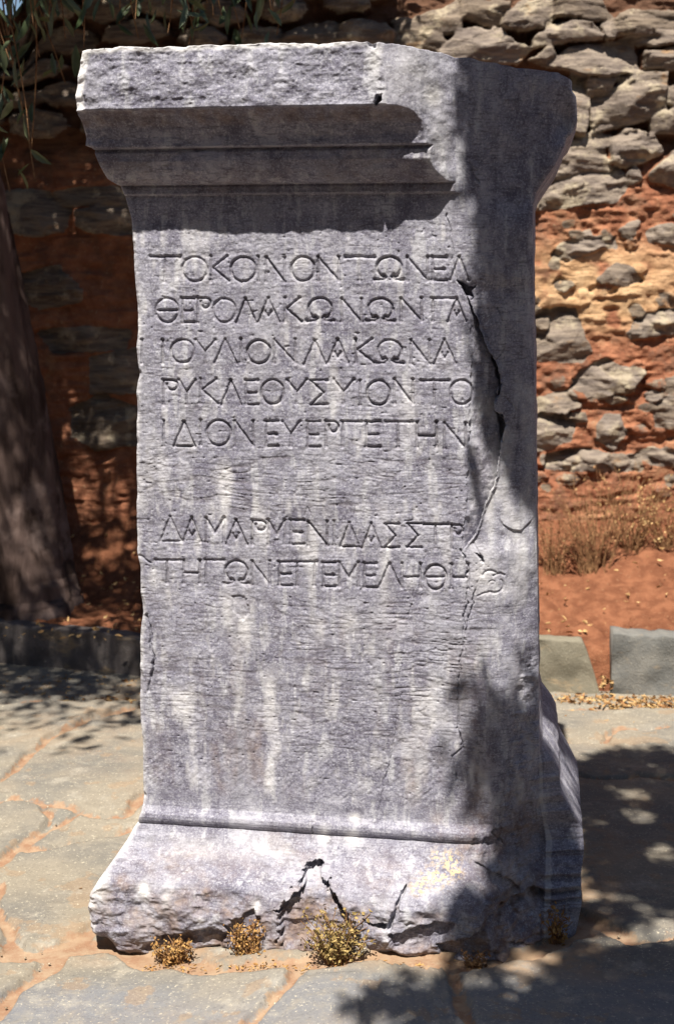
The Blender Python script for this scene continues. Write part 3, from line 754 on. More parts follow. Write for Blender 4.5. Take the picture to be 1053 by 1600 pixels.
# ------------------------------------------------------------------ kerb slabs
def slab(name, outline_px, base_depths, thick, mat, label, seed):
    """Upright slab: outline in photo pixels on its own front plane, real thickness behind it."""
    a = np.array(outline_px, float)
    (xa, ya), (xb, yb) = base_depths
    A = on_ground(np.array(float(xa)), np.array(float(ya))); B = on_ground(np.array(float(xb)), np.array(float(yb)))
    d = (B - A); d[2] = 0; L = np.linalg.norm(d); d /= L; n = np.array([d[1], -d[0], 0])
    q = hit(a[:, 0], a[:, 1], n, float(A @ n))
    s = (q - A) @ d; z = q[:, 2]
    # outline: bottom edge low..., resample as grid between lower and upper curve
    N, M = 90, 16
    lo, hi = s.min(), s.max()
    top = [(x, y) for x, y in zip(s, z)]
    top.sort()
    ts = np.array([p[0] for p in top]); tz_ = np.array([p[1] for p in top])
    ss = np.linspace(lo, hi, N)
    zt = np.interp(ss, ts, tz_) + 0.005 * fbm(ss / 0.05, ss * 0 + seed, 3, seed)
    r = 0.007
    prof_ = [(0.0, 0, 0)] + []
    rows = []
    for v in np.linspace(0, 1, M): rows.append((np.full(N, 0.0), -0.05 + (zt - r + 0.05) * v))
    for ang in (30, 60, 90): rows.append((np.full(N, r * (1 - math.cos(math.radians(ang)))), zt - r + r * math.sin(math.radians(ang))))
    for v in np.linspace(0.2, 1, 5): rows.append((np.full(N, r + (thick - r) * v), zt + 0))
    rows.append((np.full(N, thick), np.full(N, -0.05)))
    S = np.array([ss for _ in rows]); W = np.array([w for w, _ in rows]); ZZ = np.array([z_ for _, z_ in rows])
    W = W + 0.006 * np.clip(vnoise(S / .03, ZZ / .02, seed + 2) - .4, 0, 1) * (ZZ > zt - .03) - 0.006 * fbm(S / .08, ZZ / .05 + W / .05, 4, seed)
    Pt = A + S[..., None] * d - W[..., None] * n + (ZZ - A[2])[..., None] * np.array([0, 0, 1.0])
    V = Pt.reshape(-1, 3); F = [grid_faces(len(rows), N)]
    R_ = len(rows)
    for col, fl in ((0, False), (N - 1, True)):
        idx = np.arange(R_) * N + col
        c = V[idx].mean(0); V = np.concatenate([V, [c]]); ci = len(V) - 1
        tri = np.stack([idx[:-1], idx[1:], np.full(R_ - 1, ci)], -1)
        tri = np.concatenate([tri, [[idx[-1], idx[0], ci]]])
        F.append(tri[:, ::-1] if fl else tri)
    o = mesh_np(name, V, F, mat, None)
    return tag(o, label, 'kerb slab', 'slate slabs edging the earth bank')
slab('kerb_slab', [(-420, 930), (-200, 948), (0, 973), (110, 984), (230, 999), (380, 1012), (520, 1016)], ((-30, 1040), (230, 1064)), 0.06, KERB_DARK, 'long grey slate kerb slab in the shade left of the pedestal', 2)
slab('kerb_slab', [(540, 994), (700, 994), (840, 995), (908, 1001), (916, 1018), (930, 1060), (938, 1091)], ((700, 1083), (940, 1091)), 0.05, KERB_OLIVE, 'olive grey slate kerb slab with a slanted end right beside the pedestal', 5)
slab('kerb_slab', [(957, 989), (990, 991), (1053, 996), (1300, 1004), (1600, 1012)], ((956, 1092), (1053, 1094)), 0.07, KERB_GREY, 'blue grey square-ended slate kerb slab at the right edge', 8)

# ------------------------------------------------------------------ earth bank
WALL_Y = 4.75
WTH = math.radians(3.0)
ex = warp_axis(-4.5, 4.5, -1.3, 1.4, 0.014, 0.08); es = np.linspace(0, 1, 90)
es = np.concatenate([[-.06, -.045, -.03, -.015], es]); EX, ES = np.meshgrid(ex, es)
kA = on_ground(np.array(0.0), np.array(1042.0)); kB = on_ground(np.array(1000.0), np.array(1093.0))
ykerb = kA[1] + (EX - kA[0]) * (kB[1] - kA[1]) / (kB[0] - kA[0])
EY = ykerb + 0.055 + ES * (WALL_Y + .12 - ykerb)
EY = np.where(ES < 0, ykerb + .055 + ES * .75, EY); EZ = np.interp(ES, [-.06, -.03, 0, .25, .5, .75, 1], [-.02, .055, .128, .155, .22, .35, .45]) + 0.016 * fbm(EX / .12, EY / .12, 4, 3) * (ES > .03) + (0.03 * fbm(EX / .3, EY / .3, 3, 5) + .02 * ridged(EX / .12, EY / .1, 3, 9)) * sstep(.25, .7, ES)
EZ += 0.006 * ridged(EX / .05, EY / .05, 3, 6) + .007 * np.clip(vnoise(EX / .022, EY / .03, 3) - .35, 0, 1)
V = np.stack([EX, EY, EZ], -1).reshape(-1, 3)
tag(mesh_np('earth_bank', V, grid_faces(len(es), len(ex)), EARTH), kind='structure')
def bank_z(x, y):
    yk = kA[1] + (x - kA[0]) * (kB[1] - kA[1]) / (kB[0] - kA[0])
    s = np.clip((y - yk - .055) / (WALL_Y + .12 - yk), 0, 1)
    return float(np.interp(s, [0, .25, .5, .75, 1], [.128, .155, .22, .35, .45]))

# ------------------------------------------------------------------ rubble wall
wxs = np.concatenate([np.arange(-4.2, -1.25, .03), np.arange(-1.25, 0.15, .011), np.arange(.15, 1.30, .0042), np.arange(1.30, 4.2, .03)])
wzs = np.concatenate([np.arange(-0.05, .35, .03), np.arange(.35, 2.1, .0048), np.arange(2.1, 2.45, .03)])
WX, WZ = np.meshgrid(wxs, wzs)
def wpx(pts):
    a = np.array(pts, float); q = on_depth(a[:, 0], a[:, 1], WALL_Y - .02); return q[:, 0], q[:, 2]
def zs7(pts): return [(640 + x / 2.55, y / 2.55) for x, y in pts]
def zs8(pts): return [(820 + x / 3.478, 300 + y / 3.478) for x, y in pts]
STONES = [  # outline, protrusion (m), tone (darkening), roughness of relief
    (zs7([(30, 50), (90, 20), (150, 0), (215, -40), (195, 110), (30, 110)]), .03, .5, .5),
    (zs7([(215, -30), (400, -30), (380, 60), (300, 75), (215, 40)]), .035, .6, .5),
    (zs7([(400, 20), (440, -20), (570, -20), (592, 40), (560, 70), (450, 90), (380, 75)]), .03, .3, .8),
    (zs7([(596, -30), (760, -30), (815, 40), (700, 55), (596, 40)]), .035, .5, .5),
    (zs7([(820, 70), (860, 30), (900, 15), (1120, 15), (1120, 90), (880, 115), (815, 105)]), .03, .6, .9),
    (zs7([(70, 130), (120, 120), (140, 160), (110, 190), (60, 170)]), .03, .4, .5),
    (zs7([(-60, 60), (20, 55), (25, 110), (60, 125), (50, 190), (-60, 190)]), .03, .5, .5),
    (zs7([(130, 190), (200, 115), (370, 95), (410, 150), (490, 170), (440, 225), (140, 230)]), .04, 0, .6),
    (zs7([(500, 140), (560, 90), (720, 75), (775, 122), (650, 150), (500, 165)]), .035, .1, .6),
    (zs7([(560, 245), (640, 190), (890, 135), (925, 272), (720, 285), (640, 265)]), .035, .15, .35),
    (zs7([(490, 225), (560, 180), (592, 215), (550, 245)]), .02, .2, .6),
    (zs7([(900, 125), (1000, 108), (1120, 112), (1120, 142), (930, 152)]), .025, .2, .5),
    (zs7([(960, 190), (1120, 160), (1120, 245), (955, 252)]), .03, .2, .6),
    (zs7([(780, 75), (800, 70), (820, 115), (795, 120)]), .015, .2, .5),
    (zs7([(660, 290), (712, 285), (716, 420), (692, 525), (630, 520), (640, 400)]), .02, .15, .5),
    (zs7([(720, 310), (842, 295), (800, 350), (720, 382)]), .02, .3, .6),
    (zs7([(850, 300), (930, 285), (1030, 280), (1025, 320), (935, 330), (840, 345)]), .012, .2, .6),
    (zs7([(725, 400), (900, 312), (1020, 342), (1020, 440), (900, 480), (740, 517)]), .04, .2, .9),
    (zs7([(980, 470), (1060, 425), (1120, 425), (1120, 520), (975, 520)]), .03, .2, .6),
    (zs7([(1030, 335), (1120, 335), (1120, 405), (1045, 405)]), .025, .2, .5),
    (zs7([(580, 655), (600, 560), (720, 528), (825, 545), (775, 592), (806, 668), (600, 665)]), .03, .25, .8),
    (zs7([(820, 560), (870, 512), (980, 540), (1017, 600), (870, 662), (815, 642)]), .035, .1, 1.2),
    (zs7([(970, 690), (1060, 610), (1120, 610), (1120, 752), (975, 712)]), .035, .1, .5),
    (zs7([(480, 800), (520, 750), (600, 682), (830, 670), (882, 720), (830, 792), (640, 815), (500, 830)]), .04, .1, .9),
    (zs7([(885, 690), (910, 670), (920, 715), (890, 725)]), .015, 0, .6),
    (zs8([(160, 340), (200, 300), (290, 262), (350, 220), (372, 260), (490, 250), (502, 290), (390, 302), (230, 362)]), .022, 0, 1.1),
    (zs8([(525, 205), (615, 168), (572, 247), (538, 238)]), .018, .2, .6),
    (zs8([(690, 210), (820, 178), (900, 180), (900, 292), (690, 262)]), .025, .05, .9),
    (zs8([(405, 475), (500, 400), (590, 430), (635, 480), (540, 502)]), .022, .4, .7),
    (zs8([(0, 660), (270, 638), (330, 830), (352, 862), (320, 912), (0, 912)]), .026, .3, .35),
    (zs8([(575, 765), (620, 682), (820, 640), (900, 640), (900, 750), (590, 792)]), .028, .1, 1.1),
    (zs8([(265, 1055), (320, 980), (440, 922), (530, 960), (645, 980), (580, 1062), (400, 1112)]), .03, 0, 1.1),
    (zs8([(0, 1150), (250, 1090), (292, 1160), (200, 1192), (0, 1190)]), .022, .3, .8),
    (zs8([(0, 1205), (200, 1192), (272, 1230), (240, 1340), (100, 1402), (0, 1402)]), .022, .1, .5),
    (zs8([(395, 1285), (440, 1218), (512, 1220), (542, 1310), (480, 1392), (398, 1335)]), .024, 0, .9),
    (zs8([(705, 1175), (820, 1108), (900, 1108), (900, 1310), (720, 1265)]), .026, .1, .9),
    (zs8([(90, 1450), (300, 1408), (470, 1440), (625, 1450), (620, 1502), (330, 1510), (110, 1500)]), .02, .1, 1.0),
    (zs8([(615, 1435), (700, 1408), (900, 1430), (900, 1490), (700, 1478)]), .02, .2, .8),
    (zs8([(665, 1112), (710, 1090), (735, 1115), (690, 1132)]), .015, 0, .6),
    (zs8([(780, 1020), (900, 1000), (900, 1080), (785, 1080)]), .02, .1, .8),
    (zs8([(280, 1215), (315, 1210), (320, 1240), (285, 1245)]), .012, 0, .6),
    (zs8([(-200, 900), (-40, 870), (-30, 1010), (-200, 1050)]), .03, .2, .8),
    # shaded left part
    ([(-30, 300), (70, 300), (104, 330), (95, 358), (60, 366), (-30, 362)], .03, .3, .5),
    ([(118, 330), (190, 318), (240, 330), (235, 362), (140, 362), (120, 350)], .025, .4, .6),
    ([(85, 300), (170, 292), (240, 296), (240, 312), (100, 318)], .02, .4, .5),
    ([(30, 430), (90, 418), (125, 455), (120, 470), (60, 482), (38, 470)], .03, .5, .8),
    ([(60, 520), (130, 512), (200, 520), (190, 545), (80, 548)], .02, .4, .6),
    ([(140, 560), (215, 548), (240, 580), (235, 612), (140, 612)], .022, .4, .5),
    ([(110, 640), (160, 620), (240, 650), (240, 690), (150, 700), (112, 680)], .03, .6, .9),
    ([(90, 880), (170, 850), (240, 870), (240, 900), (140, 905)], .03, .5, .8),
]
rr = random.Random(4)
NBIG = len(STONES)
for i in range(70):
    cx, cy = rr.uniform(830, 1080), rr.uniform(300, 770)
    w, h = rr.uniform(4, 17), rr.uniform(3, 8)
    STONES.append(([(cx + w * math.cos(a) * rr.uniform(.7, 1.2), cy + h * math.sin(a) * rr.uniform(.7, 1.2)) for a in np.linspace(0, 5.4, 6)], rr.uniform(.006, .018), -rr.uniform(.1, .7), rr.uniform(.3, .7)))
for y in range(-40, 300, 46):
    for x in range(-500, 640, 95):
        cx, cy = x + rr.uniform(-20, 20) + (y // 46 % 2) * 45, y + rr.uniform(-8, 8)
        if y > 230 and x > -60: continue
        w, h = rr.uniform(36, 50), rr.uniform(15, 22)
        STONES.append(([(cx + w * math.cos(a) * rr.uniform(.8, 1.15), cy + h * math.sin(a) * rr.uniform(.8, 1.15)) for a in np.linspace(0, 5.5, 7)], rr.uniform(.02, .04), rr.uniform(.3, .7), rr.uniform(.4, .9)))
for i in range(60):
    cx, cy = (rr.uniform(-1400, -60), rr.uniform(-150, 760)) if i % 2 else (rr.uniform(1120, 2300), rr.uniform(-150, 760))
    w, h = rr.uniform(30, 80), rr.uniform(16, 36)
    STONES.append(([(cx + w * math.cos(a) * rr.uniform(.8, 1.15), cy + h * math.sin(a) * rr.uniform(.8, 1.15)) for a in np.linspace(0, 5.5, 7)], rr.uniform(.02, .04), rr.uniform(0, .5), rr.uniform(.4, .9)))
q_ = on_depth(np.array([600.0, 600.0]), np.array([285.0, 190.0]), WALL_Y)
zdry0, zdry1 = q_[0, 2], q_[1, 2]
# mud level: open joints high up, swollen earth lower down
GAP_DARK = sstep(zdry0 - .02, zdry1, WZ + 0.12 * fbm(WX / .12, WZ / .1, 3, 5)) * .85  # upper zone whose gaps get the painted shade
mudh = -0.055 * sstep(zdry0 - .05, zdry1, WZ + 0.05 * fbm(WX / .2, WZ / .2, 2, 3)) 
mudh += 0.014 * fbm(WX / .13, WZ / .09, 4, 1) + 0.005 * ridged(WX / .08, WZ / .03, 3, 4) + 0.0028 * fbm(WX / .025, WZ / .017, 4, 6)
pl_x, pl_z = wpx([(940, 450)])
plast = np.exp(-(((WX - pl_x) / .35) ** 2 + ((WZ - pl_z) / .14) ** 4)) * sstep(0.1, .35, .5 + .5 * fbm(WX / .1, WZ / .08, 3, 9)) 
plast = np.clip(plast, 0, 1)
mudh = mudh * (1 - .6 * plast) + .010 * plast + plast * 0.004 * np.sign(np.sin((WZ + .02 * fbm(WX / .2, WZ / .2, 2, 2)) / .016)) * sstep(.2, .5, fbm(WX / .18, WZ / .04, 2, 12))
H = mudh.copy(); STN = np.zeros_like(H); TONE = np.zeros_like(H)
for i, (pts, pr, tone, rg) in enumerate(STONES):
    x, z = wpx(pts)
    a_, b_ = x.min() - .03, x.max() + .03; c_, d_ = z.min() - .03, z.max() + .03
    ix = slice(*np.searchsorted(wxs, [a_, b_])); iz = slice(*np.searchsorted(wzs, [c_, d_]))
    X, Y = WX[iz, ix], WZ[iz, ix]
    if X.size == 0: continue
    jx = -.002 + .005 * fbm(X / .03 + i, Y / .03, 3, i); jy = .005 * fbm(X / .03 + i * 2, Y / .03 + 5, 3, i + 3)
    s = poly_sdf(X + jx, Y + jy, list(zip(x, z))) + .012
    cx, cz = x.mean(), z.mean()
    ang = rr.uniform(-.25, .25); ca, sa = math.cos(ang), math.sin(ang)
    xr = (X - cx) * ca + (Y - cz) * sa; yr = -(X - cx) * sa + (Y - cz) * ca
    fac = np.full(X.shape, 9.)
    for _ in range(5):
        th = rr.uniform(0, 6.28); sl_ = rr.uniform(.06, .5)
        fac = np.minimum(fac, sl_ * ((X - cx) * math.cos(th) + (Y - cz) * math.sin(th) * 1.4) + rr.uniform(.004, .022))
    relief = np.clip(fac, -.03, .02) + rg * (.004 * ridged(xr / .10 + i, yr / .045, 3, i) + .005 * fbm(xr / .06, yr / .02 + i, 3, i + 2) + .004 * np.sign(vnoise(xr / .09, yr / .022 + i, i)) )
    tilt = rr.uniform(-.10, .10) * (X - cx) + rr.uniform(-.25, .05) * (Y - cz)
    dome = .12 * pr * np.clip(s / max(.02, s.max()), 0, 1)
    pr = pr * (0.7 if pts[0][1] > 330 else .8)
    h = (pr * .75 + dome + relief + tilt)
    e = sstep(-.002, .006, s)
    hh = mudh[iz, ix] * (1 - e) + np.maximum(h, mudh[iz, ix] * .5) * e
    H[iz, ix] = np.where(s > -.002, np.maximum(H[iz, ix] * (1 - e) + h * e, H[iz, ix] * (STN[iz, ix] > .5) - .03 * (STN[iz, ix] <= .5)), H[iz, ix])
    fr_s = 1.0 if tone >= 0 else -tone
    tone = abs(tone)
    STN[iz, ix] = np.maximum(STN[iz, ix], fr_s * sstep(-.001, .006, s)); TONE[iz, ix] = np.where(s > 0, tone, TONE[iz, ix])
# uneven wall head, lower at the far left
ztop_w = 2.42 - 0.40 * sstep(-.92, -1.05, WX) * sstep(-1.9, -1.4, WX) + .03 * fbm(WX / .15, WX * 0, 3, 2)
WZ2 = np.where(WZ > 1.75, 1.75 + (WZ - 1.75) * (ztop_w - 1.75) / (wzs[-1] - 1.75), WZ)
ang = 0.03
WY = WALL_Y - H + (WZ - .4) * 0.02
front_w = np.stack([WX, WY, WZ2], -1)
NB = 6
back_rows = [np.stack([wxs, np.full(len(wxs), WALL_Y + .5 * q), WZ2[-1] + .02 * fbm(wxs / .1, wxs * 0 + q * 3, 3, 4)], -1) for q in np.linspace(.15, 1, NB)]
back_rows.append(np.stack([wxs, np.full(len(wxs), WALL_Y + .55), np.full(len(wxs), -.05)], -1))
allw = np.concatenate([front_w, np.array(back_rows)], 0)
ra = allw.shape[0]; ex_ = (ra - len(wzs)) * len(wxs)
wall = mesh_np('rubble_wall', allw.reshape(-1, 3), grid_faces(ra, len(wxs)), WALLM, None,
               {'stone': np.concatenate([STN.ravel(), np.ones(ex_)]), 'tone': np.concatenate([TONE.ravel(), np.full(ex_, .3)]), 'plaster': np.concatenate([plast.ravel(), np.zeros(ex_)]), 'dry': np.concatenate([GAP_DARK.ravel(), np.ones(ex_)])})
tag(wall, 'rough fieldstone wall bedded in red earth behind the pedestal', 'wall')

# ------------------------------------------------------------------ foliage tools
def tube_path(pts, radii, n=8):
    """Round tapered tube along points -> vertices, faces."""
    pts = [Vector(p) for p in pts]; V = []; F = []
    for i, p in enumerate(pts):
        d = (pts[min(i + 1, len(pts) - 1)] - pts[max(i - 1, 0)]).normalized()
        a = d.orthogonal().normalized() if i == 0 else (a - d * a.dot(d)).normalized()
        b = d.cross(a)
        for k_ in range(n):
            th = 2 * math.pi * k_ / n
            V.append(p + (a * math.cos(th) + b * math.sin(th)) * radii[i])
    for i in range(len(pts) - 1):
        for k_ in range(n):
            F.append((i * n + k_, i * n + (k_ + 1) % n, (i + 1) * n + (k_ + 1) % n, (i + 1) * n + k_))
    return np.array([tuple(v) for v in V]), np.array(F)

def join(parts):
    V = []; F = []; o = 0
    for v, f in parts:
        V.append(v); F.append(f + o); o += len(v)
    return np.concatenate(V), np.concatenate(F)

def leaves_mesh(C, D, L, Wd, bend=0.15):
    """Lance-shaped leaves: centres C, directions D, lengths L, widths Wd -> vertices, quads (two quads each, folded on the midrib)."""
    n = len(C)
    D = D / np.linalg.norm(D, axis=1, keepdims=True)
    r = RNG.normal(size=(n, 3)); S = np.cross(D, r); S /= np.linalg.norm(S, axis=1, keepdims=True)
    N_ = np.cross(S, D)
    L = L[:, None]; Wd = Wd[:, None]
    p0 = C - D * L * .5; p3 = C + D * L * .5 - N_ * L * bend
    m1 = C - D * L * .12 + N_ * L * bend * .3; m2 = C + D * L * .22
    V = np.stack([p0, m1 + S * Wd * .5, m2 + S * Wd * .42, p3, m2 - S * Wd * .42, m1 - S * Wd * .5], 1).reshape(-1, 3)
    b = (np.arange(n) * 6)[:, None]
    F = np.concatenate([b + np.array([0, 1, 2, 3]), b + np.array([0, 3, 4, 5])])
    return V, F

def cluster_leaves(centres, per, spread, lmin=.05, lmax=.09, droop=.6):
    n = len(centres) * per
    C = np.repeat(centres, per, 0) + RNG.normal(size=(n, 3)) * spread
    D = RNG.normal(size=(n, 3)); D[:, 2] -= droop
    L = RNG.uniform(lmin, lmax, n); return leaves_mesh(C, D, L, L * RNG.uniform(.22, .34, n))

def lift(points, zlo, zhi):
    """Where along the sunbeams of these points do leaves hang that shade them."""
    z = RNG.uniform(zlo, zhi, len(points)); tt = (z - points[:, 2]) / TOSUN[2]
    return points + tt[:, None] * TOSUN

def in_poly(n, poly):
    P_ = np.array(poly, float); out = []
    while len(out) < n:
        c = np.stack([RNG.uniform(P_[:, 0].min(), P_[:, 0].max(), 4000), RNG.uniform(P_[:, 1].min(), P_[:, 1].max(), 4000)], -1)
        s = poly_sdf(c[:, 0], c[:, 1], [tuple(q) for q in P_])
        out += list(c[s > 0])
    return np.array(out[:n])

# ------------------------------------------------------------------ left tree, its crown over the wall and the bank
tr = empty('shade_tree', (-1.0, 4.44, .15))
tag(tr, 'smooth-barked tree in the shade at the left edge, its leaves hanging over the wall', 'tree')
tp = [(-1.0, 4.44, .08), (-1.01, 4.44, .22), (-1.02, 4.44, .45), (-1.05, 4.43, .8), (-1.09, 4.40, 1.15), (-1.13, 4.33, 1.55), (-1.16, 4.22, 2.0), (-1.18, 4.12, 2.5), (-1.15, 4.0, 2.9)]
trd = [.19, .165, .15, .138, .122, .115, .108, .095, .07]
def refine(pts, rad, k=6, wob=.008, jit=.03):
    pts = np.array(pts); o = []; r = []
    for i in range(len(pts) - 1):
        for q in range(k):
            f = q / k; o.append(pts[i] * (1 - f) + pts[i + 1] * f + RNG.normal(size=3) * wob * .4); r.append((rad[i] * (1 - f) + rad[i + 1] * f) * (1 + RNG.uniform(-jit, jit)))
    o.append(pts[-1]); r.append(rad[-1]); return o, r
v, f = tube_path(*refine(tp, trd, 14, .002, .002), n=72)
th_ = np.arctan2(v[:, 1] - 4.42, v[:, 0] + 1.03)
kk = 1 + .06 * ridged(th_ * 3.2, v[:, 2] * .5, 3, 4) + .03 * fbm(th_ * 7, v[:, 2] * 2.2, 4, 2)
ax_ = np.stack([np.interp(v[:, 2], [p[2] for p in tp], [p[0] for p in tp]), np.interp(v[:, 2], [p[2] for p in tp], [p[1] for p in tp]), v[:, 2]], -1)
v = ax_ + (v - ax_) * np.stack([kk, kk, np.ones_like(kk)], -1)
mesh_np('trunk', v, f, BARK, tr)
limbs = []
for e in [(-2.4, 3.6, 3.3), (-1.8, 3.0, 3.2), (-.8, 3.3, 3.5), (-.2, 3.5, 3.1), (-.5, 2.9, 3.0), (-1.5, 4.2, 3.6)]:
    e = np.array(e); s_ = np.array(tp[-2]); mid = (s_ + e) / 2 + np.array([0, 0, .22])
    limbs.append(tube_path(*refine([s_, mid, e], [.055, .035, .012], 5), n=8))
v, f = join(limbs); mesh_np('limb', v, f, BARK, tr)
# crown
tw = RNG.uniform(0, 1, (5200, 2)); 
wl = np.stack([-2.9 + 3.08 * tw[:, 0], np.full(5200, WALL_Y - .02), 0.2 + 2.25 * tw[:, 1]], -1)
edge = 0.17 + 0.08 * fbm(wl[:, 2] / .3, wl[:, 2] * 0, 3, 3)
wl = wl[wl[:, 0] < edge]
gl = np.stack([RNG.uniform(-2.9, .1, 2600), RNG.uniform(3.82, 4.75, 2600), np.full(2600, .02)], -1)
lim_y = 3.9 + .10 * fbm(gl[:, 0] / .15, gl[:, 0] * 0, 3, 7)
gl = gl[gl[:, 1] > lim_y]
gl2 = on_ground(*(lambda q: (q[:, 0], q[:, 1]))(np.stack([RNG.uniform(-60, 235, 34), 1098 + 70 * RNG.uniform(0, 1, 34) ** 2], -1)))
cA = np.concatenate([lift(wl, 2.35, 3.6), lift(gl, 2.5, 3.7), lift(gl2, 2.5, 3.2)])
# a few holes let sun flecks through to the earth and trunk
flk = [on_depth(np.array(105.0), np.array(715.0), WALL_Y - .03), on_depth(np.array(28.0), np.array(770.0), 4.28), on_depth(np.array(30.0), np.array(850.0), 4.28),
       on_ground(np.array(150.0), np.array(962.0), .16), on_depth(np.array(180.0), np.array(770.0), WALL_Y - .02)]
rad_f = [.012, .02, .02, .03, .004]
for fl_, rf in zip(flk, rad_f):
    vv = cA - fl_; al = vv @ TOSUN; dd = np.linalg.norm(vv - al[:, None] * TOSUN, axis=1); cA = cA[dd > rf + .07]
v, f = cluster_leaves(cA, 6, .05)
mesh_np('crown', v, f, LEAF, tr, smooth=False)
# hanging sprays seen at the top left
sp_pts = []; sp_parts = []
for (x, y, dep) in [(40, 285, 3.6), (8, 300, 3.5), (70, 90, 3.7), (130, 75, 3.6), (150, 50, 3.3), (200, 40, 3.8), (232, 30, 3.4), (262, 52, 3.6), (285, 45, 3.5), (300, 70, 3.7), (335, 30, 3.6), (352, 25, 3.4), (375, 60, 3.8), (405, 30, 3.3), (412, 20, 3.6), (60, 25, 3.4), (20, 30, 3.6), (95, 20, 3.7), (180, 10, 3.5), (310, 5, 3.6), (240, 0, 3.7), (15, 160, 3.7), (450, 5, 3.7), (48, 40, 3.9), (70, 35, 3.8), (30, 45, 3.7), (85, 60, 3.5), (110, 40, 3.4), (150, 15, 3.9), (215, 60, 3.7), (275, 20, 3.3), (320, 60, 3.9), (390, 45, 3.4), (425, 55, 3.7), (55, 240, 3.7), (28, 230, 3.5), (5, 210, 3.6), (90, 130, 3.8), (20, 100, 3.5)]:
    e = on_depth(np.array(float(x)), np.array(float(y)), dep)
    top = e + np.array([RNG.uniform(-.12, .02), RNG.uniform(-.1, .1), 0]); top[2] = 2.45
    n = 12; pts = [top * (1 - q) + e * q + np.array([.03 * math.sin(q * 5 + x), 0, 0]) for q in np.linspace(0, 1, n)]
    sp_parts.append(tube_path(pts, list(np.linspace(.004, .0012, n)), 5))
    for q in np.linspace(.1, 1, 15):
        sp_pts.append(top * (1 - q) + e * q + RNG.normal(size=3) * .022 + np.array([0, 0, .01]))
v, f = join(sp_parts); mesh_np('hanging_twig', v, f, TWIG, tr)
sp_pts = np.array(sp_pts); D = RNG.normal(size=sp_pts.shape) * .55; D[:, 2] -= 1
L = RNG.uniform(.045, .085, len(sp_pts))
v, f = leaves_mesh(sp_pts, D, L, L * RNG.uniform(.2, .3, len(L))); mesh_np('hanging_leaves', v, f, LEAF, tr, smooth=False)

# ------------------------------------------------------------------ second tree, out of the picture to the right, which dapples stele and paving
t2 = empty('shade_tree', (1.55, .5, 0))
tag(t2, 'leafy tree out of the picture on the right that dapples pedestal and paving', 'tree')
v, f = tube_path(*refine([(1.55, .5, -.02), (1.52, .5, .4), (1.48, .52, 1.2), (1.38, .6, 2.0), (1.2, .75, 2.5)], [.19, .15, .13, .11, .09]), n=20)
mesh_np('trunk', v, f, BARK, t2)
limbs = []
for e in [(.35, 1.5, 2.9), (.3, 1.0, 3.0), (.6, .5, 3.1), (1.3, 1.3, 3.2), (1.9, .3, 3.0), (.9, 1.6, 2.8)]:
    e = np.array(e); s_ = np.array((1.2, .75, 2.48)); mid = (s_ + e) / 2 + np.array([0, 0, .12])
    limbs.append(tube_path(*refine([s_, mid, e], [.05, .03, .012], 5), n=8))
v, f = join(limbs); mesh_np('limb', v, f, BARK, t2)
def stele_pts(n, poly, p=-.01):
    q = in_poly(n, poly); return hit(q[:, 0], q[:, 1], NOUT, C0 @ NOUT + p)
def ground_pts(n, poly):
    q = in_poly(n, poly); return on_ground(q[:, 0], q[:, 1])
B = []
B.append(lift(stele_pts(520, [(752, 85), (910, 90), (910, 330), (835, 335), (838, 560), (812, 590), (806, 480), (790, 430), (778, 340), (770, 230)], -.02), 2.5, 3.5))
B.append(lift(stele_pts(210, [(815, 560), (842, 560), (842, 690), (832, 690), (812, 640)], -.03), 2.5, 3.3))
B.append(lift(stele_pts(16, [(786, 500), (800, 560), (802, 700), (790, 740), (784, 640)], -.02), 2.2, 2.7))
B.append(lift(stele_pts(230, [(832, 1040), (845, 1030), (905, 1300), (905, 1480), (795, 1480), (792, 1380), (800, 1290), (822, 1180)], .0), 2.4, 3.4))
B.append(lift(stele_pts(9, [(730, 1090), (780, 1080), (780, 1240), (745, 1290), (715, 1230)], .0), 2.1, 2.8))
B.append(lift(stele_pts(16, [(690, 1440), (760, 1400), (800, 1480), (690, 1490)], .08), 2.1, 2.8))
B.append(lift(ground_pts(1500, [(886, 1200), (950, 1180), (1100, 1172), (1350, 1172), (1350, 1460), (1000, 1455), (930, 1425), (915, 1330)]), 2.3, 3.4))
B.append(lift(ground_pts(800, [(850, 1545), (880, 1500), (960, 1490), (1300, 1490), (1450, 1700), (860, 1700), (835, 1620)]), 2.3, 3.3))
B.append(lift(ground_pts(70, [(560, 1560), (640, 1525), (840, 1520), (860, 1620), (600, 1640)]), 2.2, 2.9))
cB = np.concatenate(B)
for fl_, rf in [(hit(np.array(884.0), np.array(140.0), NOUT, C0 @ NOUT - .04), .004), (on_ground(np.array(1030.0), np.array(1340.0)), .02), (on_ground(np.array(1000.0), np.array(1285.0)), .02), (on_ground(np.array(1040.0), np.array(1440.0)), .03), (on_ground(np.array(945.0), np.array(1410.0)), .02),
                (on_ground(np.array(990.0), np.array(1250.0)), .02)]:
    vv = cB - fl_; al = vv @ TOSUN; dd = np.linalg.norm(vv - al[:, None] * TOSUN, axis=1); cB = cB[dd > rf + .03]
v, f = cluster_leaves(cB, 8, .022, .045, .075)
mesh_np('crown', v, f, LEAF, t2, smooth=False)

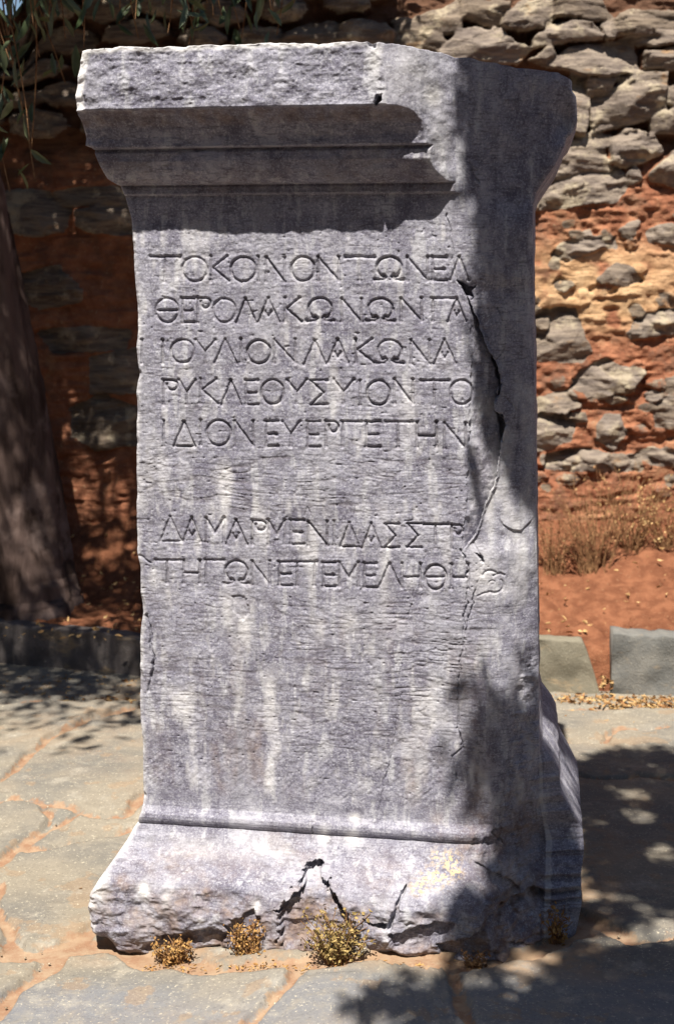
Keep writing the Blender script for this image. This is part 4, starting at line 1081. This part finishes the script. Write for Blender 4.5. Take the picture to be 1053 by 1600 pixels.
# ------------------------------------------------------------------ behind the camera: tree and hedge added out of view to block sky light
t3 = empty('shade_tree', (-2.3, -1.6, 0))
tag(t3, 'broad dark tree added out of view behind the camera to block sky light', 'tree')
v, f = tube_path(*refine([(-2.3, -1.6, -.02), (-2.28, -1.6, .5), (-2.2, -1.6, 1.3), (-2.0, -1.6, 2.2), (-1.6, -1.6, 2.9)], [.26, .2, .18, .16, .12]), n=20)
mesh_np('trunk', v, f, BARK, t3)
limbs = []
for e in [(0, -2, 3.2), (1.6, -1.5, 3.2), (-1, -.3, 3.1), (-3, -3, 3.2), (.8, -3.4, 3.3), (2.6, -.6, 3.1)]:
    e = np.array(e); s_ = np.array((-1.7, -1.6, 2.8)); limbs.append(tube_path(*refine([s_, (s_ + e) / 2 + np.array([0, 0, .15]), e], [.09, .06, .015], 5), n=8))
v, f = join(limbs); mesh_np('limb', v, f, BARK, t3)
cc = np.stack([RNG.uniform(-4.2, 4.2, 2600), RNG.uniform(-4.6, .25, 2600), RNG.uniform(2.6, 3.7, 2600)], -1)
cc = cc[(cc[:, 1] < .05 + .25 * (3.0 - cc[:, 2])) | (np.abs(cc[:, 0]) > 2.2)]
v, f = cluster_leaves(cc, 7, .10, .14, .22); mesh_np('crown', v, f, LEAF, t3, smooth=False)
hd = empty('added_hedge', (0, -4.8, 0)); tag(hd, 'tall clipped hedge added out of view behind the camera to block sky light', 'added_hedge')
def added_hedge_run(n, x0, x1, y0, y1): return np.stack([RNG.uniform(x0, x1, n), RNG.uniform(y0, y1, n), RNG.uniform(.05, 2.7, n)], -1)
hc = np.concatenate([added_hedge_run(1600, -4.6, 4.6, -5.0, -4.5), added_hedge_run(1400, -4.6, -4.2, -5, 3.6), added_hedge_run(1400, 4.2, 4.6, -5, 3.6)])
v, f = cluster_leaves(hc, 7, .09, .12, .2); mesh_np('foliage', v, f, LEAF, hd, smooth=False)
limbs = [tube_path([(x, -4.75, -.02), (x + .03, -4.75, 1.0), (x, -4.75, 2.2)], [.04, .03, .01], 6) for x in np.linspace(-4.3, 4.3, 10)]
v, f = join(limbs); mesh_np('stems', v, f, BARK, hd)

# ------------------------------------------------------------------ dry weeds
def weed(name, base, h, spread, nst, label, leafmat, nleaf=9, lsize=.009, stalkmat=TWIG, flop=.0, group='dry weeds at the foot of the pedestal', seed=0):
    rg = np.random.default_rng(seed + 50)
    base = np.array(base, float)
    o = empty(name, tuple(base)); tag(o, label, 'weed', group)
    parts = []; lc = []
    for i in range(nst):
        a = rg.uniform(0, 2 * math.pi); r0 = rg.uniform(0, .25) * spread; r1 = spread * rg.uniform(.3, 1)
        hh = h * rg.uniform(.45, 1.0)
        b0 = base + np.array([math.cos(a) * r0, math.sin(a) * r0 * .6, -.004])
        pts = []
        for q in np.linspace(0, 1, 7):
            rad = r0 + (r1 - r0) * q ** 1.3
            pts.append(base + np.array([math.cos(a) * rad + .006 * math.sin(7 * q + i), math.sin(a) * rad * .55 + .004 * math.cos(9 * q + i), hh * (q - flop * q * q) - .003]))
        parts.append(tube_path(pts, list(np.linspace(.0014, .0006, 7)), 4))
        for q in rg.uniform(.2, 1, nleaf):
            k_ = q * 6; i0 = min(int(k_), 5); p_ = pts[i0] * (1 - (k_ - i0)) + pts[i0 + 1] * (k_ - i0)
            lc.append(p_ + rg.normal(size=3) * .005)
    v, f = join(parts); mesh_np('stems', v, f, stalkmat, o)
    lc = np.array(lc); D = rg.normal(size=lc.shape); D[:, 2] += .4; L = rg.uniform(.6, 1.3, len(lc)) * lsize
    v, f = leaves_mesh(lc, D, L, L * rg.uniform(.4, .7, len(lc))); mesh_np('leaves', v, f, leafmat, o, smooth=False)
    return o
G = lambda x, y: on_paving(np.array(float(x)), np.array(float(y)))
weed('dry_weed', G(272, 1505), .055, .050, 40, 'low golden dry weed leftmost of those at the pedestal foot', SEED, 16, .0065, seed=1)
weed('dry_weed', G(386, 1500), .08, .045, 42, 'rusty dry weed under the notch left of the greener weed', SEED, 16, .0065, seed=2)
weed('dry_weed', G(524, 1505), .105, .075, 46, 'largest weed, olive and twiggy, below the arched break', SEEDG, 22, .0075, seed=3)
weed('dry_weed', G(868, 1474), .075, .030, 18, 'dry weed in the shade at the right corner of the pedestal', SEED, 8, .009, seed=4)
weed('dry_weed', G(738, 1512), .035, .030, 16, 'small brown weed in the shade under the stained foot', TWIG, 7, .008, seed=5)
weed('dry_weed', G(136, 1398), .010, .015, 10, 'tiny brown dry weed beside the lower left corner of the pedestal', TWIG, 5, .008, seed=6)
def bush(x, y, dep, h, spread, n, label, seed):
    n = int(n * .7)
    q = on_depth(np.array(float(x)), np.array(float(y)), dep); q[2] = bank_z(q[0], q[1])
    weed('dry_bush', q, h, spread, n, label, TWIG if seed % 2 else STRAW, 4, .010, TWIG, .25, 'dry bushes on the earth bank', seed)
bush(925, 880, 4.48, .46, .20, 120, 'dry brown twiggy bush on the bank right beside the pedestal edge', 11)
bush(985, 880, 4.56, .40, .20, 100, 'paler dry twiggy bush on the bank, in front of the wall further right', 12)
bush(866, 890, 4.48, .34, .12, 60, 'small dry bush partly hidden by the pedestal edge', 13)
bush(1040, 880, 4.58, .26, .16, 70, 'dry straw bush at the right edge of the photo', 14)

# ------------------------------------------------------------------ litter
def litter(name, pts, lmin, lmax, mat):
    pts = np.array(pts); D = RNG.normal(size=pts.shape); D[:, 2] *= .25
    L = RNG.uniform(lmin, lmax, len(pts)); v, f = leaves_mesh(pts, D, L, L * RNG.uniform(.25, .5, len(pts)), .25)
    return tag(mesh_np(name, v, f, mat, None, smooth=False), kind='stuff')
LP = []
LS = []
def add_litter(n, poly, z=.006, jit=.006):
    q = in_poly(n, poly); g = on_ground(q[:, 0], q[:, 1], z); g[:, 2] = z + RNG.uniform(0, jit, n); LP.extend(list(g))
add_litter(900, [(842, 1092), (940, 1094), (1100, 1094), (1100, 1113), (960, 1111), (842, 1100)], .004, .018)
add_litter(60, [(842, 1100), (1100, 1112), (1100, 1135), (842, 1140)])
add_litter(420, [(-40, 1050), (240, 1068), (240, 1105), (100, 1100), (-40, 1075)], .004, .012)
add_litter(60, [(938, 1088), (956, 1088), (956, 1040), (938, 1060)], .03, .05)
for (x, y, n, r) in [(272, 1512, 60, 26), (400, 1508, 60, 30), (620, 1508, 40, 40), (525, 1515, 40, 40), (740, 1516, 30, 40)]:
    q = np.stack([x + RNG.normal(size=n) * r, y + RNG.normal(size=n) * 5], -1); g = on_paving(q[:, 0], q[:, 1], .007); LS.extend(list(g))
litter('leaf_litter', LP, .004, .026, LITTER)
litter('fallen_seeds', LS, .003, .011, SEED)
GR = []
for _ in range(420):
    q = on_paving(np.array(RNG.uniform(-40, 1090)), np.array(RNG.uniform(1110, 1600)), .005)
    if (q - C0) @ NOUT > .12 or abs((q - C0) @ UAX) > .5: GR.append(q)
pv, pf = [], []
for i_, q in enumerate(GR):
    r_ = RNG.uniform(.0012, .0042); b_ = len(pv) * 6
    o6 = np.array([(1, 0, 0), (0, 1, 0), (-1, 0, 0), (0, -1, 0), (0, 0, .7), (0, 0, -.7)]) * r_ * RNG.uniform(.6, 1.3, (6, 1)); pv.append(q + o6)
    pf.append(np.array([(0, 1, 4), (1, 2, 4), (2, 3, 4), (3, 0, 4), (1, 0, 5), (2, 1, 5), (3, 2, 5), (0, 3, 5)]) + b_)
tag(mesh_np('grit', np.concatenate(pv), np.concatenate(pf), make_flat('pale_grit', (0.2, 0.15, 0.1), (0.5, 0.43, 0.33)), None, smooth=False), kind='stuff')
LB = []
for _ in range(500):
    x = RNG.uniform(-1.2, 1.4); y = RNG.uniform(4.0, 4.75); 
    LB.append((x, y, bank_z(x, y) + .012 + RNG.uniform(0, .012)))
litter('bank_leaf_litter', LB, .005, .026, STRAW)
